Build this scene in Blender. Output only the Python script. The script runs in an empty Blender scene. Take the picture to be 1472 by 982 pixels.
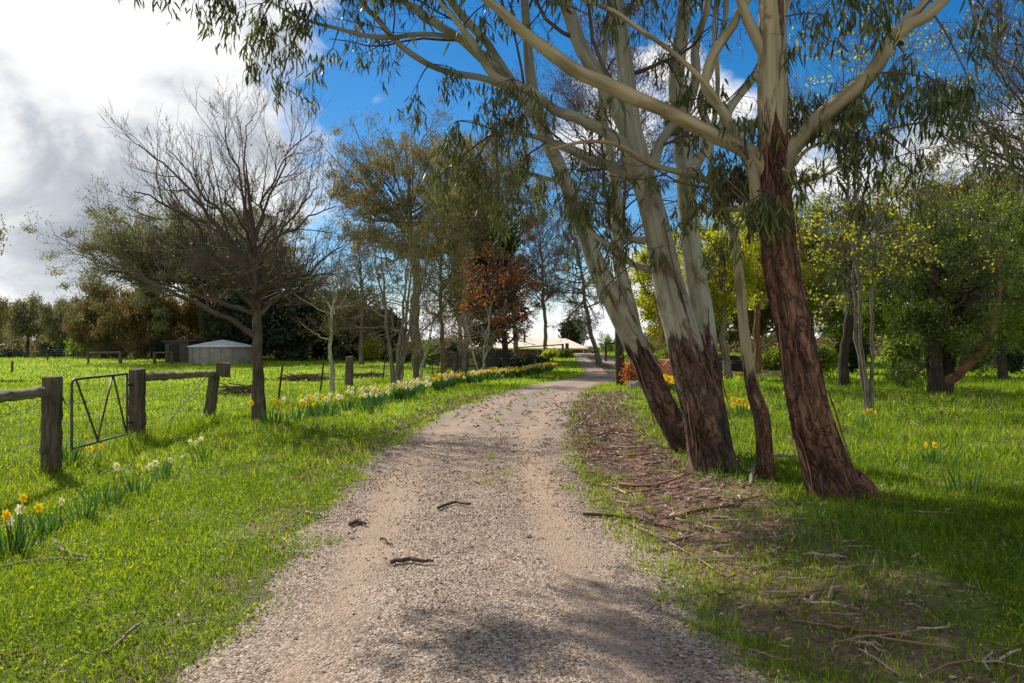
import bpy, math, numpy as np
from mathutils import Vector, Euler
from math import radians

# ------------------------------------------------------------------ basics
F, CX, HY, EYE = 1150.0, 736.0, 500.0, 1.6
scene = bpy.context.scene
COL = scene.collection
RNG = np.random.default_rng(11)

def W(px, py, Y):
    return np.array([(px - CX) / F * Y, Y, EYE - (py - HY) / F * Y])

def S(a, b, x):
    t = np.clip((np.asarray(x, float) - a) / (b - a), 0, 1)
    return t * t * (3 - 2 * t)

def _h(i, j, k, s):
    n = (i * 374761393 + j * 668265263 + k * 1274126177 + s * 974711) & 0x7fffffff
    n = ((n ^ (n >> 13)) * 1103515245 + 12345) & 0x7fffffff
    n = ((n ^ (n >> 16)) * 69069 + 5) & 0x7fffffff
    return (n & 0xffff) / 65535.0

def vnoise(p, s=0):
    p = np.asarray(p, float)
    i = np.floor(p).astype(np.int64)
    f = p - i
    f = f * f * (3 - 2 * f)
    r = 0
    for a in (0, 1):
        for b in (0, 1):
            for c in (0, 1):
                w = (f[..., 0] if a else 1 - f[..., 0]) * (f[..., 1] if b else 1 - f[..., 1]) * (f[..., 2] if c else 1 - f[..., 2])
                r = r + w * _h(i[..., 0] + a, i[..., 1] + b, i[..., 2] + c, s)
    return r

def n2(x, y, sc, s=0):
    x = np.asarray(x, float); y = np.asarray(y, float)
    return vnoise(np.stack([x * sc, y * sc, 0 * x + .37], -1), s)

# ------------------------------------------------------------------ terrain and drive line
_DY = [-8, 3.8, 7.1, 10.2, 15.3, 23, 30.7, 36.8, 41, 47, 54, 61, 70, 80, 95, 110]
_DX = [.2, -.18, -.40, -.6, -.5, .33, 1.5, 3.0, 4.5, 6.1, 6.7, 6.75, 7.0, 7.3, 6.0, 3.0]
_DH = [1.5, 1.5, 1.5, 1.6, 1.6, 1.7, 1.55, 1.6, 1.6, 1.75, 1.75, 1.6, 1.5, 1.6, 1.6, 1.6]
_ty = np.linspace(-8, 110, 600)
_tx = np.interp(_ty, _DY, _DX); _th = np.interp(_ty, _DY, _DH)
_k = np.ones(23) / 23
for _ in range(2):
    _tx = np.convolve(np.pad(_tx, 11, mode='edge'), _k, 'valid'); _th = np.convolve(np.pad(_th, 11, mode='edge'), _k, 'valid')
def dc(y): return np.interp(y, _ty, _tx)
def dh(y): return np.interp(y, _ty, _th)

def gz(x, y):
    x = np.asarray(x, float); y = np.asarray(y, float)
    z = .5 * S(45, 78, y) + .5 * S(50, 82, y) * S(0, 6, x) * (1 - S(17, 30, x)) - 1.5 * S(84, 100, y)
    z = z + .10 * (n2(x, y, .25, 3) - .5) * S(0, 2.5, np.abs(x - dc(y)) - dh(y)) + .035 * (n2(x, y, 1.3, 4) - .5)
    z = z + .10 * S(0, 1.6, x - dc(y) - dh(y)) * S(2, 5, y)
    return z

# ------------------------------------------------------------------ geometry collector
class Geo:
    def __init__(s):
        s.v = []; s.f = {}; s.a = {'tint': [], 'bk': [], 'rough': []}; s.n = 0
    def add(s, v, faces, tint=.5, bk=None, rough=0., mi=0):
        v = np.asarray(v, float).reshape(-1, 3); m = len(v)
        if m == 0: return
        s.v.append(v)
        for f in faces:
            f = np.asarray(f, np.int64)
            if f.size: s.f.setdefault((f.shape[1], mi), []).append(f + s.n)
        s.a['tint'].append(np.broadcast_to(np.asarray(tint, float).reshape(-1), (m,)))
        s.a['rough'].append(np.broadcast_to(np.asarray(rough, float).reshape(-1), (m,)))
        s.a['bk'].append(v if bk is None else np.asarray(bk, float).reshape(-1, 3))
        s.n += m
    def mesh(s, name, mats, off=(0, 0, 0), smooth=False):
        me = bpy.data.meshes.new(name)
        v = np.concatenate(s.v) - np.asarray(off, float)
        me.vertices.add(len(v)); me.vertices.foreach_set('co', v.astype(np.float32).ravel())
        loops = []; starts = []; tot = []; mis = []; c = 0
        for (k, mi), fl in s.f.items():
            f = np.concatenate(fl); loops.append(f.ravel()); m = len(f)
            starts.append(c + np.arange(m) * k); tot.append(np.full(m, k)); mis.append(np.full(m, mi)); c += m * k
        loops = np.concatenate(loops)
        me.loops.add(len(loops)); me.loops.foreach_set('vertex_index', loops.astype(np.int32))
        st = np.concatenate(starts); me.polygons.add(len(st))
        me.polygons.foreach_set('loop_start', st.astype(np.int32))
        me.polygons.foreach_set('loop_total', np.concatenate(tot).astype(np.int32))
        me.polygons.foreach_set('material_index', np.concatenate(mis).astype(np.int32))
        me.polygons.foreach_set('use_smooth', np.full(len(st), bool(smooth)))
        for nm in ('tint', 'rough'):
            me.attributes.new(nm, 'FLOAT', 'POINT').data.foreach_set('value', np.concatenate(s.a[nm]).astype(np.float32))
        me.attributes.new('bk', 'FLOAT_VECTOR', 'POINT').data.foreach_set('vector', np.concatenate(s.a['bk']).astype(np.float32).ravel())
        for m in (mats if isinstance(mats, (list, tuple)) else [mats]): me.materials.append(m)
        me.update(calc_edges=True)
        return me

def tag(o, label=None, cat=None, group=None, kind=None):
    if label: o['label'] = label
    if cat: o['category'] = cat
    if group: o['group'] = group
    if kind: o['kind'] = kind
    return o

def obj(name, geo, mats, parent=None, smooth=False, loc=None):
    off = np.array(loc) if loc is not None else (np.array(parent.location) if parent else np.zeros(3))
    if parent is not None and parent.parent is not None: off = np.array(parent['_w'])
    o = bpy.data.objects.new(name, geo.mesh(name, mats, off, smooth)); COL.objects.link(o)
    if loc is not None and parent is None: o.location = loc
    if parent: o.parent = parent
    return o

def thing(name, loc, label, cat, group=None):
    o = bpy.data.objects.new(name, None); COL.objects.link(o); o.location = [float(c) for c in loc]
    o.empty_display_size = .2
    return tag(o, label, cat, group)

# ------------------------------------------------------------------ tubes, leaves, boxes
def nrm(a): return a / np.maximum(np.linalg.norm(a, axis=-1, keepdims=True), 1e-9)

def tubes(g, P, R, sides=5, rough=0., disp=None, tint=.5, cap=False, mi=0):
    """P [N,K,3], R [N,K]"""
    P = np.asarray(P, float); R = np.asarray(R, float)
    N, K = R.shape
    if N == 0: return
    T = np.empty_like(P); T[:, 1:-1] = P[:, 2:] - P[:, :-2]; T[:, 0] = P[:, 1] - P[:, 0]; T[:, -1] = P[:, -1] - P[:, -2]
    T = nrm(T)
    ref = np.where(np.abs(T[:, 0, 2:3]) > .9, [[1., 0, 0]], [[0, 0, 1.]])
    U = np.empty_like(P); u = nrm(np.cross(T[:, 0], ref)); U[:, 0] = u
    for k in range(1, K):
        u = nrm(u - T[:, k] * (u * T[:, k]).sum(-1, keepdims=True)); U[:, k] = u
    V = np.cross(T, U)
    th = np.arange(sides) / sides * 2 * math.pi
    c, s = np.cos(th), np.sin(th)
    L = np.concatenate([np.zeros((N, 1)), np.cumsum(np.linalg.norm(np.diff(P, axis=1), axis=-1), 1)], 1)
    Rm = R.mean(1, keepdims=True)[:, :, None]
    seed = (np.arange(N) * 7.31)[:, None, None]
    bk = np.stack([np.broadcast_to(c * Rm, (N, K, sides)) + seed, np.broadcast_to(s * Rm, (N, K, sides)), np.broadcast_to(L[:, :, None], (N, K, sides))], -1)
    rr = R[:, :, None] * np.ones(sides)
    if disp is not None: rr = rr * disp(bk, L[:, :, None] * np.ones(sides), th)
    X = P[:, :, None] + rr[..., None] * (U[:, :, None] * c[None, None, :, None] + V[:, :, None] * s[None, None, :, None])
    b = (np.arange(N)[:, None, None] * K + np.arange(K - 1)[None, :, None]) * sides
    j = np.arange(sides)[None, None]; j2 = (j + 1) % sides
    f = np.stack([b + j, b + j2, b + sides + j2, b + sides + j], -1).reshape(-1, 4)
    ro = np.broadcast_to(np.asarray(rough, float).reshape(N if np.ndim(rough) else 1, -1)[:, :, None] if np.ndim(rough) else rough, (N, K, sides)).ravel()
    ti = np.broadcast_to(np.asarray(tint, float).reshape(-1, 1, 1), (N, K, sides)).ravel() if np.ndim(tint) else tint
    fs = [f]
    if cap:
        a = np.arange(N)[:, None] * K * sides
        fs.append(a + np.arange(sides)[::-1]); fs.append(a + (K - 1) * sides + np.arange(sides))
    g.add(X, fs, ti, bk, ro, mi)

def leaves(g, P, A, L, Wd, tint, rng, shape='lance', bend=.12, mi=0, B=None):
    N = len(P)
    if N == 0: return
    A = nrm(A); L = np.broadcast_to(np.asarray(L, float), (N,))[:, None]; Wd = np.broadcast_to(np.asarray(Wd, float), (N,))[:, None]
    if B is None: B = rng.normal(size=(N, 3))
    B = nrm(np.cross(A, B)); C = np.cross(A, B)
    t = np.broadcast_to(np.asarray(tint, float), (N,))
    i = np.arange(N)[:, None]
    if shape == 'lance':
        be = L * bend * rng.uniform(-1, 1, (N, 1))
        be2 = L * bend * rng.uniform(-1, 1, (N, 1))
        X = np.stack([P, P + A * L * .3 - B * Wd * .5 + C * be * .5, P + A * L * .3 + B * Wd * .5 + C * be * .5,
                      P + A * L * .65 - B * Wd * .4 + C * be + B * be2 * .6, P + A * L * .65 + B * Wd * .4 + C * be + B * be2 * .6, P + A * L + C * be * .5 + B * be2 * 1.6], 1)
        fs = [i * 6 + np.array([0, 2, 1]), i * 6 + np.array([1, 2, 4, 3]), i * 6 + np.array([3, 4, 5])]; k = 6
    elif shape == 'blade':
        lean = C * L * bend * rng.uniform(.2, 1.3, (N, 1))
        X = np.stack([P - B * Wd * .5, P + B * Wd * .5, P + A * L * .55 + B * Wd * .42 + lean * .35, P + A * L * .55 - B * Wd * .42 + lean * .35, P + A * L * .96 + lean * 1.2], 1)
        fs = [i * 5 + np.array([0, 1, 2, 3]), i * 5 + np.array([3, 2, 4])]; k = 5
    else:
        fold = C * Wd * .22
        X = np.stack([P, P + A * L * .45 + B * Wd * .5 + fold, P + A * L, P + A * L * .45 - B * Wd * .5 + fold], 1)
        fs = [i * 4 + np.array([0, 1, 2, 3])]; k = 4
    g.add(X, fs, np.repeat(t, k), None, 0., mi)

def box(g, c, size, rot=None, mi=0, jit=0., rng=None, bev=.0):
    sx, sy, sz = np.array(size) / 2
    v = np.array([[x, y, z] for z in (-sz, sz) for (x, y) in ((-sx, -sy), (sx, -sy), (sx, sy), (-sx, sy))])
    if jit: v = v + (rng or RNG).normal(size=v.shape) * jit
    b = v.copy()
    if rot is not None: v = v @ np.array(Euler(rot).to_matrix()).T
    g.add(v + np.array(c), [[[3, 2, 1, 0], [4, 5, 6, 7], [0, 1, 5, 4], [1, 2, 6, 5], [2, 3, 7, 6], [3, 0, 4, 7]]], .5, b, 0, mi)

def bar(g, a, b, w, h=None, sides=8, wob=0., K=8, rng=None, taper=1., mi=0, r2=None):
    a = np.array(a, float); b = np.array(b, float); t = np.linspace(0, 1, K)[:, None]
    P = a + (b - a) * t
    rng = rng or RNG
    if wob: P[1:-1] += rng.normal(size=(K - 2, 3)) * wob
    R = np.linspace(w, w * taper, K)
    d = None
    if wob: d = lambda bk, L, th: 1 + .05 * (vnoise(bk * np.array([14, 14, 1.0]), 5) - .5) + .05 * (vnoise(bk * np.array([60, 60, 4.0]), 6) - .5)
    tubes(g, P[None], R[None], sides, disp=d, cap=True, mi=mi)

def spline(pts, n):
    """Catmull-Rom through rows of pts (any columns), n samples evenly in chord length"""
    p = np.asarray(pts, float); q = np.vstack([2 * p[0] - p[1], p, 2 * p[-1] - p[-2]])
    d = np.concatenate([[0], np.cumsum(np.linalg.norm(np.diff(p[:, :3], axis=0), axis=1))]); s = np.linspace(0, d[-1], n)
    i = np.clip(np.searchsorted(d, s, 'right') - 1, 0, len(p) - 2)
    t = ((s - d[i]) / np.maximum(d[i + 1] - d[i], 1e-9))[:, None]
    a, b, c, e = q[i], q[i + 1], q[i + 2], q[i + 3]
    return .5 * (2 * b + (c - a) * t + (2 * a - 5 * b + 4 * c - e) * t ** 2 + (3 * b - a - 3 * c + e) * t ** 3)

def grow(rng, P, R, n, t0, t1, ang, lf, K, wander, trop=(0, 0, 0), rr=.55, lmin=.05, lmax=9, rmin=.002, tip=.3):
    N, K0 = R.shape
    idx = np.repeat(np.arange(N), n); M = len(idx)
    if M == 0: return np.zeros((0, K, 3)), np.zeros((0, K))
    t = t0 + (t1 - t0) * ((np.tile(np.arange(n), N) + rng.uniform(0, 1, M)) / n)
    x = t * (K0 - 1); i = np.minimum(x.astype(int), K0 - 2); fr = (x - i)[:, None]
    pos = P[idx, i] * (1 - fr) + P[idx, i + 1] * fr
    rad = R[idx, i] * (1 - fr[:, 0]) + R[idx, i + 1] * fr[:, 0]
    tan = nrm(P[idx, i + 1] - P[idx, i])
    pl = np.linalg.norm(np.diff(P, axis=1), axis=-1).sum(1)[idx]
    ln = np.clip(pl * lf * (1.15 - .6 * t) * rng.uniform(.65, 1.35, M), lmin, lmax)
    perp = nrm(np.cross(tan, rng.normal(size=(M, 3))))
    a = ang * rng.uniform(.6, 1.4, M)[:, None]
    d = nrm(np.cos(a) * tan + np.sin(a) * perp)
    Q = np.empty((M, K, 3)); Q[:, 0] = pos
    tr = np.array(trop, float)
    for k in range(1, K):
        d = nrm(d + wander * rng.normal(size=(M, 3)) + tr / (K - 1))
        Q[:, k] = Q[:, k - 1] + d * (ln / (K - 1))[:, None]
    r0 = np.maximum(rad * rr, rmin)
    RR = r0[:, None] * np.linspace(1, tip, K)
    return Q, np.maximum(RR, rmin * .7)

# ------------------------------------------------------------------ materials
def new_mat(name):
    m = bpy.data.materials.new(name); m.use_nodes = True
    nt = m.node_tree; nt.nodes.clear()
    out = nt.nodes.new('ShaderNodeOutputMaterial')
    return m, nt, out
def nd(nt, t, **kw):
    n = nt.nodes.new(t)
    for k, v in kw.items():
        if k.startswith('i_'): n.inputs[k[2:].replace('_', ' ')].default_value = v
        else: setattr(n, k, v)
    return n
def lk(nt, a, b): nt.links.new(a, b)
def attr(nt, name): return nd(nt, 'ShaderNodeAttribute', attribute_name=name)
def ramp(nt, fac, stops):
    r = nd(nt, 'ShaderNodeValToRGB'); e = r.color_ramp.elements
    while len(e) < len(stops): e.new(.5)
    for el, (p, c) in zip(e, stops):
        el.position = p; el.color = (c, c, c, 1) if np.isscalar(c) else (*c, 1)
    if fac is not None: lk(nt, fac, r.inputs[0])
    return r.outputs[0]
def mixc(nt, fac, a, b, mode='MIX'):
    m = nd(nt, 'ShaderNodeMix', data_type='RGBA', blend_type=mode)
    for s, v in ((m.inputs[0], fac), (m.inputs[6], a), (m.inputs[7], b)):
        if hasattr(v, 'links'): lk(nt, v, s)
        elif np.isscalar(v): s.default_value = v
        else: s.default_value = (*v, 1)
    return m.outputs[2]
def math_(nt, op, a, b=0., c=0., clamp=False):
    m = nd(nt, 'ShaderNodeMath', operation=op, use_clamp=clamp)
    for s, v in zip(m.inputs, (a, b, c)):
        if hasattr(v, 'links'): lk(nt, v, s)
        else: s.default_value = v
    return m.outputs[0]
def mapv(nt, vec, scale):
    m = nd(nt, 'ShaderNodeMapping'); m.inputs['Scale'].default_value = scale if not np.isscalar(scale) else (scale,) * 3
    lk(nt, vec, m.inputs[0]); return m.outputs[0]
def noise(nt, vec, scale, detail=4, rough=.6, dist=0.):
    n = nd(nt, 'ShaderNodeTexNoise'); n.inputs['Scale'].default_value = scale; n.inputs['Detail'].default_value = detail
    n.inputs['Roughness'].default_value = rough; n.inputs['Distortion'].default_value = dist
    if vec is not None: lk(nt, vec, n.inputs['Vector'])
    return n.outputs[0]
def principled(nt, out, col, rough=.8, spec=.3, bump=None, bs=.3, bd=.02):
    p = nd(nt, 'ShaderNodeBsdfPrincipled')
    if hasattr(col, 'links'): lk(nt, col, p.inputs['Base Color'])
    else: p.inputs['Base Color'].default_value = (*col, 1)
    if hasattr(rough, 'links'): lk(nt, rough, p.inputs['Roughness'])
    else: p.inputs['Roughness'].default_value = rough
    p.inputs['Specular IOR Level'].default_value = spec
    if bump is not None:
        b = nd(nt, 'ShaderNodeBump'); b.inputs['Strength'].default_value = bs; b.inputs['Distance'].default_value = bd
        lk(nt, bump, b.inputs['Height']); lk(nt, b.outputs[0], p.inputs['Normal'])
    if out is not None: lk(nt, p.outputs[0], out.inputs[0])
    return p

def leaf_mat(name, c0, c1, trans=.45, rough=.45, spec=.35, tb=1.3, mid=None):
    m, nt, out = new_mat(name)
    st = [(0, c0), (1, c1)] if mid is None else [(0, c0), (.6, mid), (1, c1)]
    col = ramp(nt, attr(nt, 'tint').outputs['Fac'], st)
    p = principled(nt, None, col, rough, spec)
    t = nd(nt, 'ShaderNodeBsdfTranslucent'); lk(nt, mixc(nt, 1., col, (tb, tb, tb * .7), 'MULTIPLY'), t.inputs[0])
    x = nd(nt, 'ShaderNodeMixShader'); x.inputs[0].default_value = trans
    lk(nt, p.outputs[0], x.inputs[1]); lk(nt, t.outputs[0], x.inputs[2]); lk(nt, x.outputs[0], out.inputs[0])
    return m

def bark_mat(name, c0, c1, c2=None, fx=28, fz=3.5, bs=.6, bd=.02):
    m, nt, out = new_mat(name)
    v = attr(nt, 'bk').outputs['Vector']
    n = noise(nt, mapv(nt, v, (fx, fx, fz)), 1, 5, .65, .4)
    col = ramp(nt, n, [(.3, c0), (.62, c1)] if c2 is None else [(.3, c0), (.52, c1), (.7, c2)])
    b = noise(nt, mapv(nt, v, (2.5, 2.5, 1.2)), 1, 3)
    col = mixc(nt, .45, col, ramp(nt, b, [(.35, .45), (.65, 1.35)]), 'MULTIPLY')
    principled(nt, out, col, .9, .15, n, bs, bd)
    return m

def gum_mat(name, s0, s1, s2, r0, r1, r2, r3, flake=(.16, .085, .055)):
    m, nt, out = new_mat(name)
    v = attr(nt, 'bk').outputs['Vector']
    ed = noise(nt, mapv(nt, v, (5, 5, .6)), 1, 2, .5)
    ed2 = noise(nt, mapv(nt, v, (22, 22, 2.6)), 1, 4, .65)
    ro = math_(nt, 'ADD', attr(nt, 'rough').outputs['Fac'], math_(nt, 'ADD', math_(nt, 'MULTIPLY', math_(nt, 'SUBTRACT', ed, .5), 2.0), math_(nt, 'MULTIPLY', math_(nt, 'SUBTRACT', ed2, .5), .5)))
    k = ramp(nt, ro, [(.47, 0.), (.53, 1.)])
    # smooth bark: broad olive / cream patches, vertical stains, brown flakes left by shed bark
    a = noise(nt, mapv(nt, v, (4, 4, 1.1)), 1, 4, .55, .4)
    sm = ramp(nt, a, [(.36, s0), (.46, s1), (.58, s1), (.68, s2)])
    st = noise(nt, mapv(nt, v, (20, 20, 1.2)), 1, 4, .6)
    sm = mixc(nt, .75, sm, ramp(nt, st, [(.3, .45), (.55, 1.12)]), 'MULTIPLY')
    fl = noise(nt, mapv(nt, v, (8, 8, 1.7)), 1, 5, .62, .8)
    fk = math_(nt, 'ADD', fl, math_(nt, 'MULTIPLY', ro, .10))
    sm = mixc(nt, ramp(nt, fk, [(.60, 0.), (.635, .85)]), sm, flake)
    ring = noise(nt, mapv(nt, v, (3, 3, 14)), 1, 3, .5)
    sm = mixc(nt, ramp(nt, ring, [(.70, 0.), (.74, .6)]), sm, flake)
    # fibrous bark: long fissures
    fi = noise(nt, mapv(nt, v, (20, 20, 4.2)), 1, 6, .75, 1.0)
    fs = math_(nt, 'ABSOLUTE', math_(nt, 'SUBTRACT', noise(nt, mapv(nt, v, (14, 14, 2.6)), 1, 4, .6, 1.2), .5))
    rb = ramp(nt, fi, [(.30, r0), (.48, r1), (.62, r2), (.78, r3)])
    bl = noise(nt, mapv(nt, v, (3.5, 3.5, .8)), 1, 4, .6)
    rb = mixc(nt, .75, rb, ramp(nt, bl, [(.35, .35), (.5, .9), (.66, 1.7)]), 'MULTIPLY')
    pt = noise(nt, mapv(nt, v, (5, 5, 1.1)), 1.7, 4, .6, .5)
    rb = mixc(nt, ramp(nt, pt, [(.56, 0.), (.62, .55)]), rb, r3)
    rb = mixc(nt, ramp(nt, pt, [(.34, .5), (.40, 0.)]), rb, (.16, .135, .115))
    rb = mixc(nt, ramp(nt, fs, [(.0, .8), (.035, 0.)]), rb, (.012, .008, .007))
    col = mixc(nt, k, sm, rb)
    h = math_(nt, 'ADD', math_(nt, 'MULTIPLY', math_(nt, 'MULTIPLY', math_(nt, 'ADD', fi, math_(nt, 'MINIMUM', math_(nt, 'MULTIPLY', fs, 9.), .7)), k), 1.5), math_(nt, 'ADD', math_(nt, 'MULTIPLY', k, .6), math_(nt, 'MULTIPLY', a, .2)))
    principled(nt, out, col, math_(nt, 'MULTIPLY_ADD', k, .3, .6), .2, h, 1., .03)
    return m

def plain_mat(name, c0, c1, sc=8, rough=.8, bs=.3, spec=.3, metal=0., stretch=None):
    m, nt, out = new_mat(name)
    tc = attr(nt, 'bk').outputs['Vector']
    n = noise(nt, mapv(nt, tc, stretch or sc), 1, 5, .65)
    p = principled(nt, out, ramp(nt, n, [(.3, c0), (.68, c1)]), rough, spec, n, bs, .01)
    p.inputs['Metallic'].default_value = metal
    return m

M = {}
M['grass'] = leaf_mat('grass_blades', (.06, .10, .006), (.46, .50, .025), .5, .5, .25, 1.4, mid=(.20, .30, .007))
M['tall'] = leaf_mat('tall_grass', (.03, .08, .012), (.15, .27, .03), .45, .4, .4, 1.4)
M['strap'] = leaf_mat('daffodil_leaf', (.026, .08, .02), (.075, .18, .035), .35, .4, .4, 1.3)
M['gumleaf'] = leaf_mat('gum_leaf', (.035, .050, .015), (.17, .18, .045), .36, .48, .35, 1.4)
M['gumfar'] = leaf_mat('gum_leaf_far', (.08, .09, .045), (.30, .29, .15), .4, .5, .3, 1.3)
M['gumbrown'] = leaf_mat('gum_leaf_brown', (.07, .075, .036), (.30, .17, .09), .45, .5, .3, 1.5, mid=(.17, .155, .065))
M['brownleaf'] = leaf_mat('casuarina_leaf', (.06, .055, .024), (.26, .19, .08), .4, .6, .2, 1.4)
M['darkleaf'] = leaf_mat('conifer_leaf', (.010, .022, .012), (.05, .075, .035), .2, .6, .25, 1.2)
M['elm'] = leaf_mat('spring_leaf', (.16, .18, .012), (.55, .52, .03), .6, .5, .25, 1.5)
M['bushleaf'] = leaf_mat('bush_leaf', (.035, .075, .010), (.30, .36, .03), .5, .4, .45, 1.5)
M['bushdark'] = leaf_mat('dark_bush_leaf', (.022, .045, .010), (.20, .25, .025), .45, .35, .5, 1.5)
M['orangeleaf'] = leaf_mat('autumn_leaf', (.22, .07, .025), (.60, .21, .065), .5, .6, .2, 1.3)
M['weep'] = leaf_mat('weeping_leaf', (.04, .05, .012), (.17, .15, .03), .4, .5, .3, 1.3)
M['purple'] = leaf_mat('reddish_twig_leaf', (.05, .04, .03), (.16, .10, .08), .4, .5, .3, 1.2)
M['litter'] = leaf_mat('dead_leaf', (.09, .05, .032), (.60, .50, .41), .15, .7, .2, 1.0, mid=(.30, .185, .13))
M['gumA'] = gum_mat('smooth_gum_bark', (.18, .17, .105), (.33, .315, .235), (.47, .45, .36), (.03, .02, .016), (.14, .088, .062), (.26, .165, .115), (.36, .22, .15))
M['gumE'] = gum_mat('red_gum_bark', (.20, .16, .08), (.34, .285, .165), (.42, .36, .23), (.028, .016, .012), (.15, .075, .05), (.29, .155, .10), (.38, .19, .11))
M['bark_dark'] = bark_mat('dark_bark', (.018, .014, .011), (.07, .055, .042))
M['bark_brown'] = bark_mat('brown_bark', (.04, .03, .022), (.14, .105, .08))
M['bark_grey'] = bark_mat('grey_bark', (.06, .05, .04), (.22, .19, .15))
M['bark_pale'] = bark_mat('pale_bark', (.12, .11, .08), (.34, .32, .24), (.42, .4, .33), 16, 9)
M['bark_red'] = bark_mat('red_bark', (.06, .03, .02), (.22, .11, .07))
M['bark_orange'] = bark_mat('orange_limb_bark', (.07, .04, .028), (.26, .13, .08))
M['twig'] = bark_mat('twig_bark', (.05, .035, .03), (.16, .11, .09), None, 40, 6, .2)
M['twig_brown'] = bark_mat('brown_twig_bark', (.045, .035, .027), (.14, .11, .085), None, 40, 6, .2)
M['twig_pale'] = bark_mat('pale_twig_bark', (.13, .12, .1), (.34, .31, .27), None, 40, 6, .2)
M['post'] = bark_mat('weathered_post_wood', (.026, .02, .014), (.11, .088, .064), (.18, .145, .105), 34, 2.2, .7, .012)
M['rail'] = bark_mat('weathered_rail_wood', (.06, .05, .035), (.24, .20, .14), (.33, .28, .2), 34, 2.2, .5, .01)
M['stick'] = bark_mat('dead_stick', (.08, .055, .04), (.30, .23, .17), (.42, .34, .27), 60, 6, .5, .006)
M['strip'] = bark_mat('shed_bark', (.09, .04, .025), (.27, .13, .08), (.4, .24, .17), 60, 6, .5, .006)
M['darkstick'] = bark_mat('dark_stick', (.03, .02, .015), (.12, .08, .055), None, 60, 6, .5, .006)
M['steel'] = plain_mat('galvanised_steel', (.12, .11, .10), (.30, .29, .27), 12, .5, .1, .5, .6)
M['gatesteel'] = plain_mat('dull_gate_steel', (.035, .03, .027), (.13, .12, .11), 14, .55, .1, .4, .4)
M['rust'] = plain_mat('rusty_picket', (.02, .016, .014), (.07, .045, .035), 20, .8)
M['conc'] = plain_mat('concrete', (.16, .15, .135), (.30, .28, .25), (1.5, 1.5, 1.5), .9)
M['tankroof'] = plain_mat('tank_roof_metal', (.45, .46, .47), (.72, .73, .74), 3, .5, .1)
M['shed'] = plain_mat('dark_shed_wall', (.03, .028, .025), (.075, .07, .06), 4, .8)
M['cream'] = plain_mat('cream_roof_metal', (.70, .58, .40), (.80, .68, .50), 2, .6, .05)
M['brick'] = plain_mat('house_wall', (.16, .10, .07), (.28, .18, .13), 6, .9)
M['terra'] = plain_mat('terracotta_tile', (.28, .10, .06), (.42, .17, .10), 6, .8)
M['white'] = plain_mat('white_paint', (.6, .6, .58), (.78, .78, .76), 3, .6)
M['glass'] = plain_mat('dark_window_glass', (.015, .018, .02), (.03, .035, .04), 2, .1, 0, .6)
M['rock'] = plain_mat('rusty_orange_rock', (.20, .06, .025), (.52, .22, .11), 5, .9, .8)
M['darkmat'] = plain_mat('black_heap', (.008, .007, .007), (.035, .028, .025), 6, .9)
M['yellow'] = leaf_mat('yellow_petal', (.78, .56, .02), (.87, .68, .035), .35, .5, .2, 1.1)
M['orange'] = leaf_mat('orange_trumpet', (.82, .44, .008), (.88, .54, .012), .3, .5, .2, 1.1)
M['whitep'] = leaf_mat('white_petal', (.74, .73, .62), (.85, .84, .76), .35, .5, .2, 1.1)
M['pale'] = leaf_mat('pale_trumpet', (.8, .62, .12), (.85, .72, .25), .3, .5, .2, 1.1)

def ground_mat():
    m, nt, out = new_mat('lawn_and_soil')
    v = nd(nt, 'ShaderNodeNewGeometry').outputs['Position']
    a = noise(nt, v, .35, 5, .6); b = noise(nt, v, 2.2, 6, .7); c = noise(nt, v, 22, 4, .7)
    soil = ramp(nt, c, [(.3, (.06, .05, .025)), (.7, (.19, .16, .085))])
    lawn = ramp(nt, b, [(.28, (.13, .18, .006)), (.5, (.23, .33, .007)), (.72, (.33, .40, .014))])
    lawn = mixc(nt, .5, lawn, ramp(nt, a, [(.3, .65), (.7, 1.3)]), 'MULTIPLY')
    lawn = mixc(nt, .6, lawn, ramp(nt, c, [(.3, .55), (.65, 1.3)]), 'MULTIPLY')
    col = mixc(nt, attr(nt, 'tint').outputs['Fac'], soil, lawn)
    lit = ramp(nt, noise(nt, v, 30, 5, .75), [(.3, (.06, .034, .024)), (.5, (.20, .115, .08)), (.72, (.36, .25, .19))])
    lk_ = math_(nt, 'ADD', attr(nt, 'rough').outputs['Fac'], math_(nt, 'MULTIPLY', math_(nt, 'SUBTRACT', b, .5), 1.2))
    col = mixc(nt, ramp(nt, lk_, [(.35, 0.), (.65, 1.)]), col, lit)
    principled(nt, out, col, .95, .1, c, .8, .04)
    return m
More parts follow.
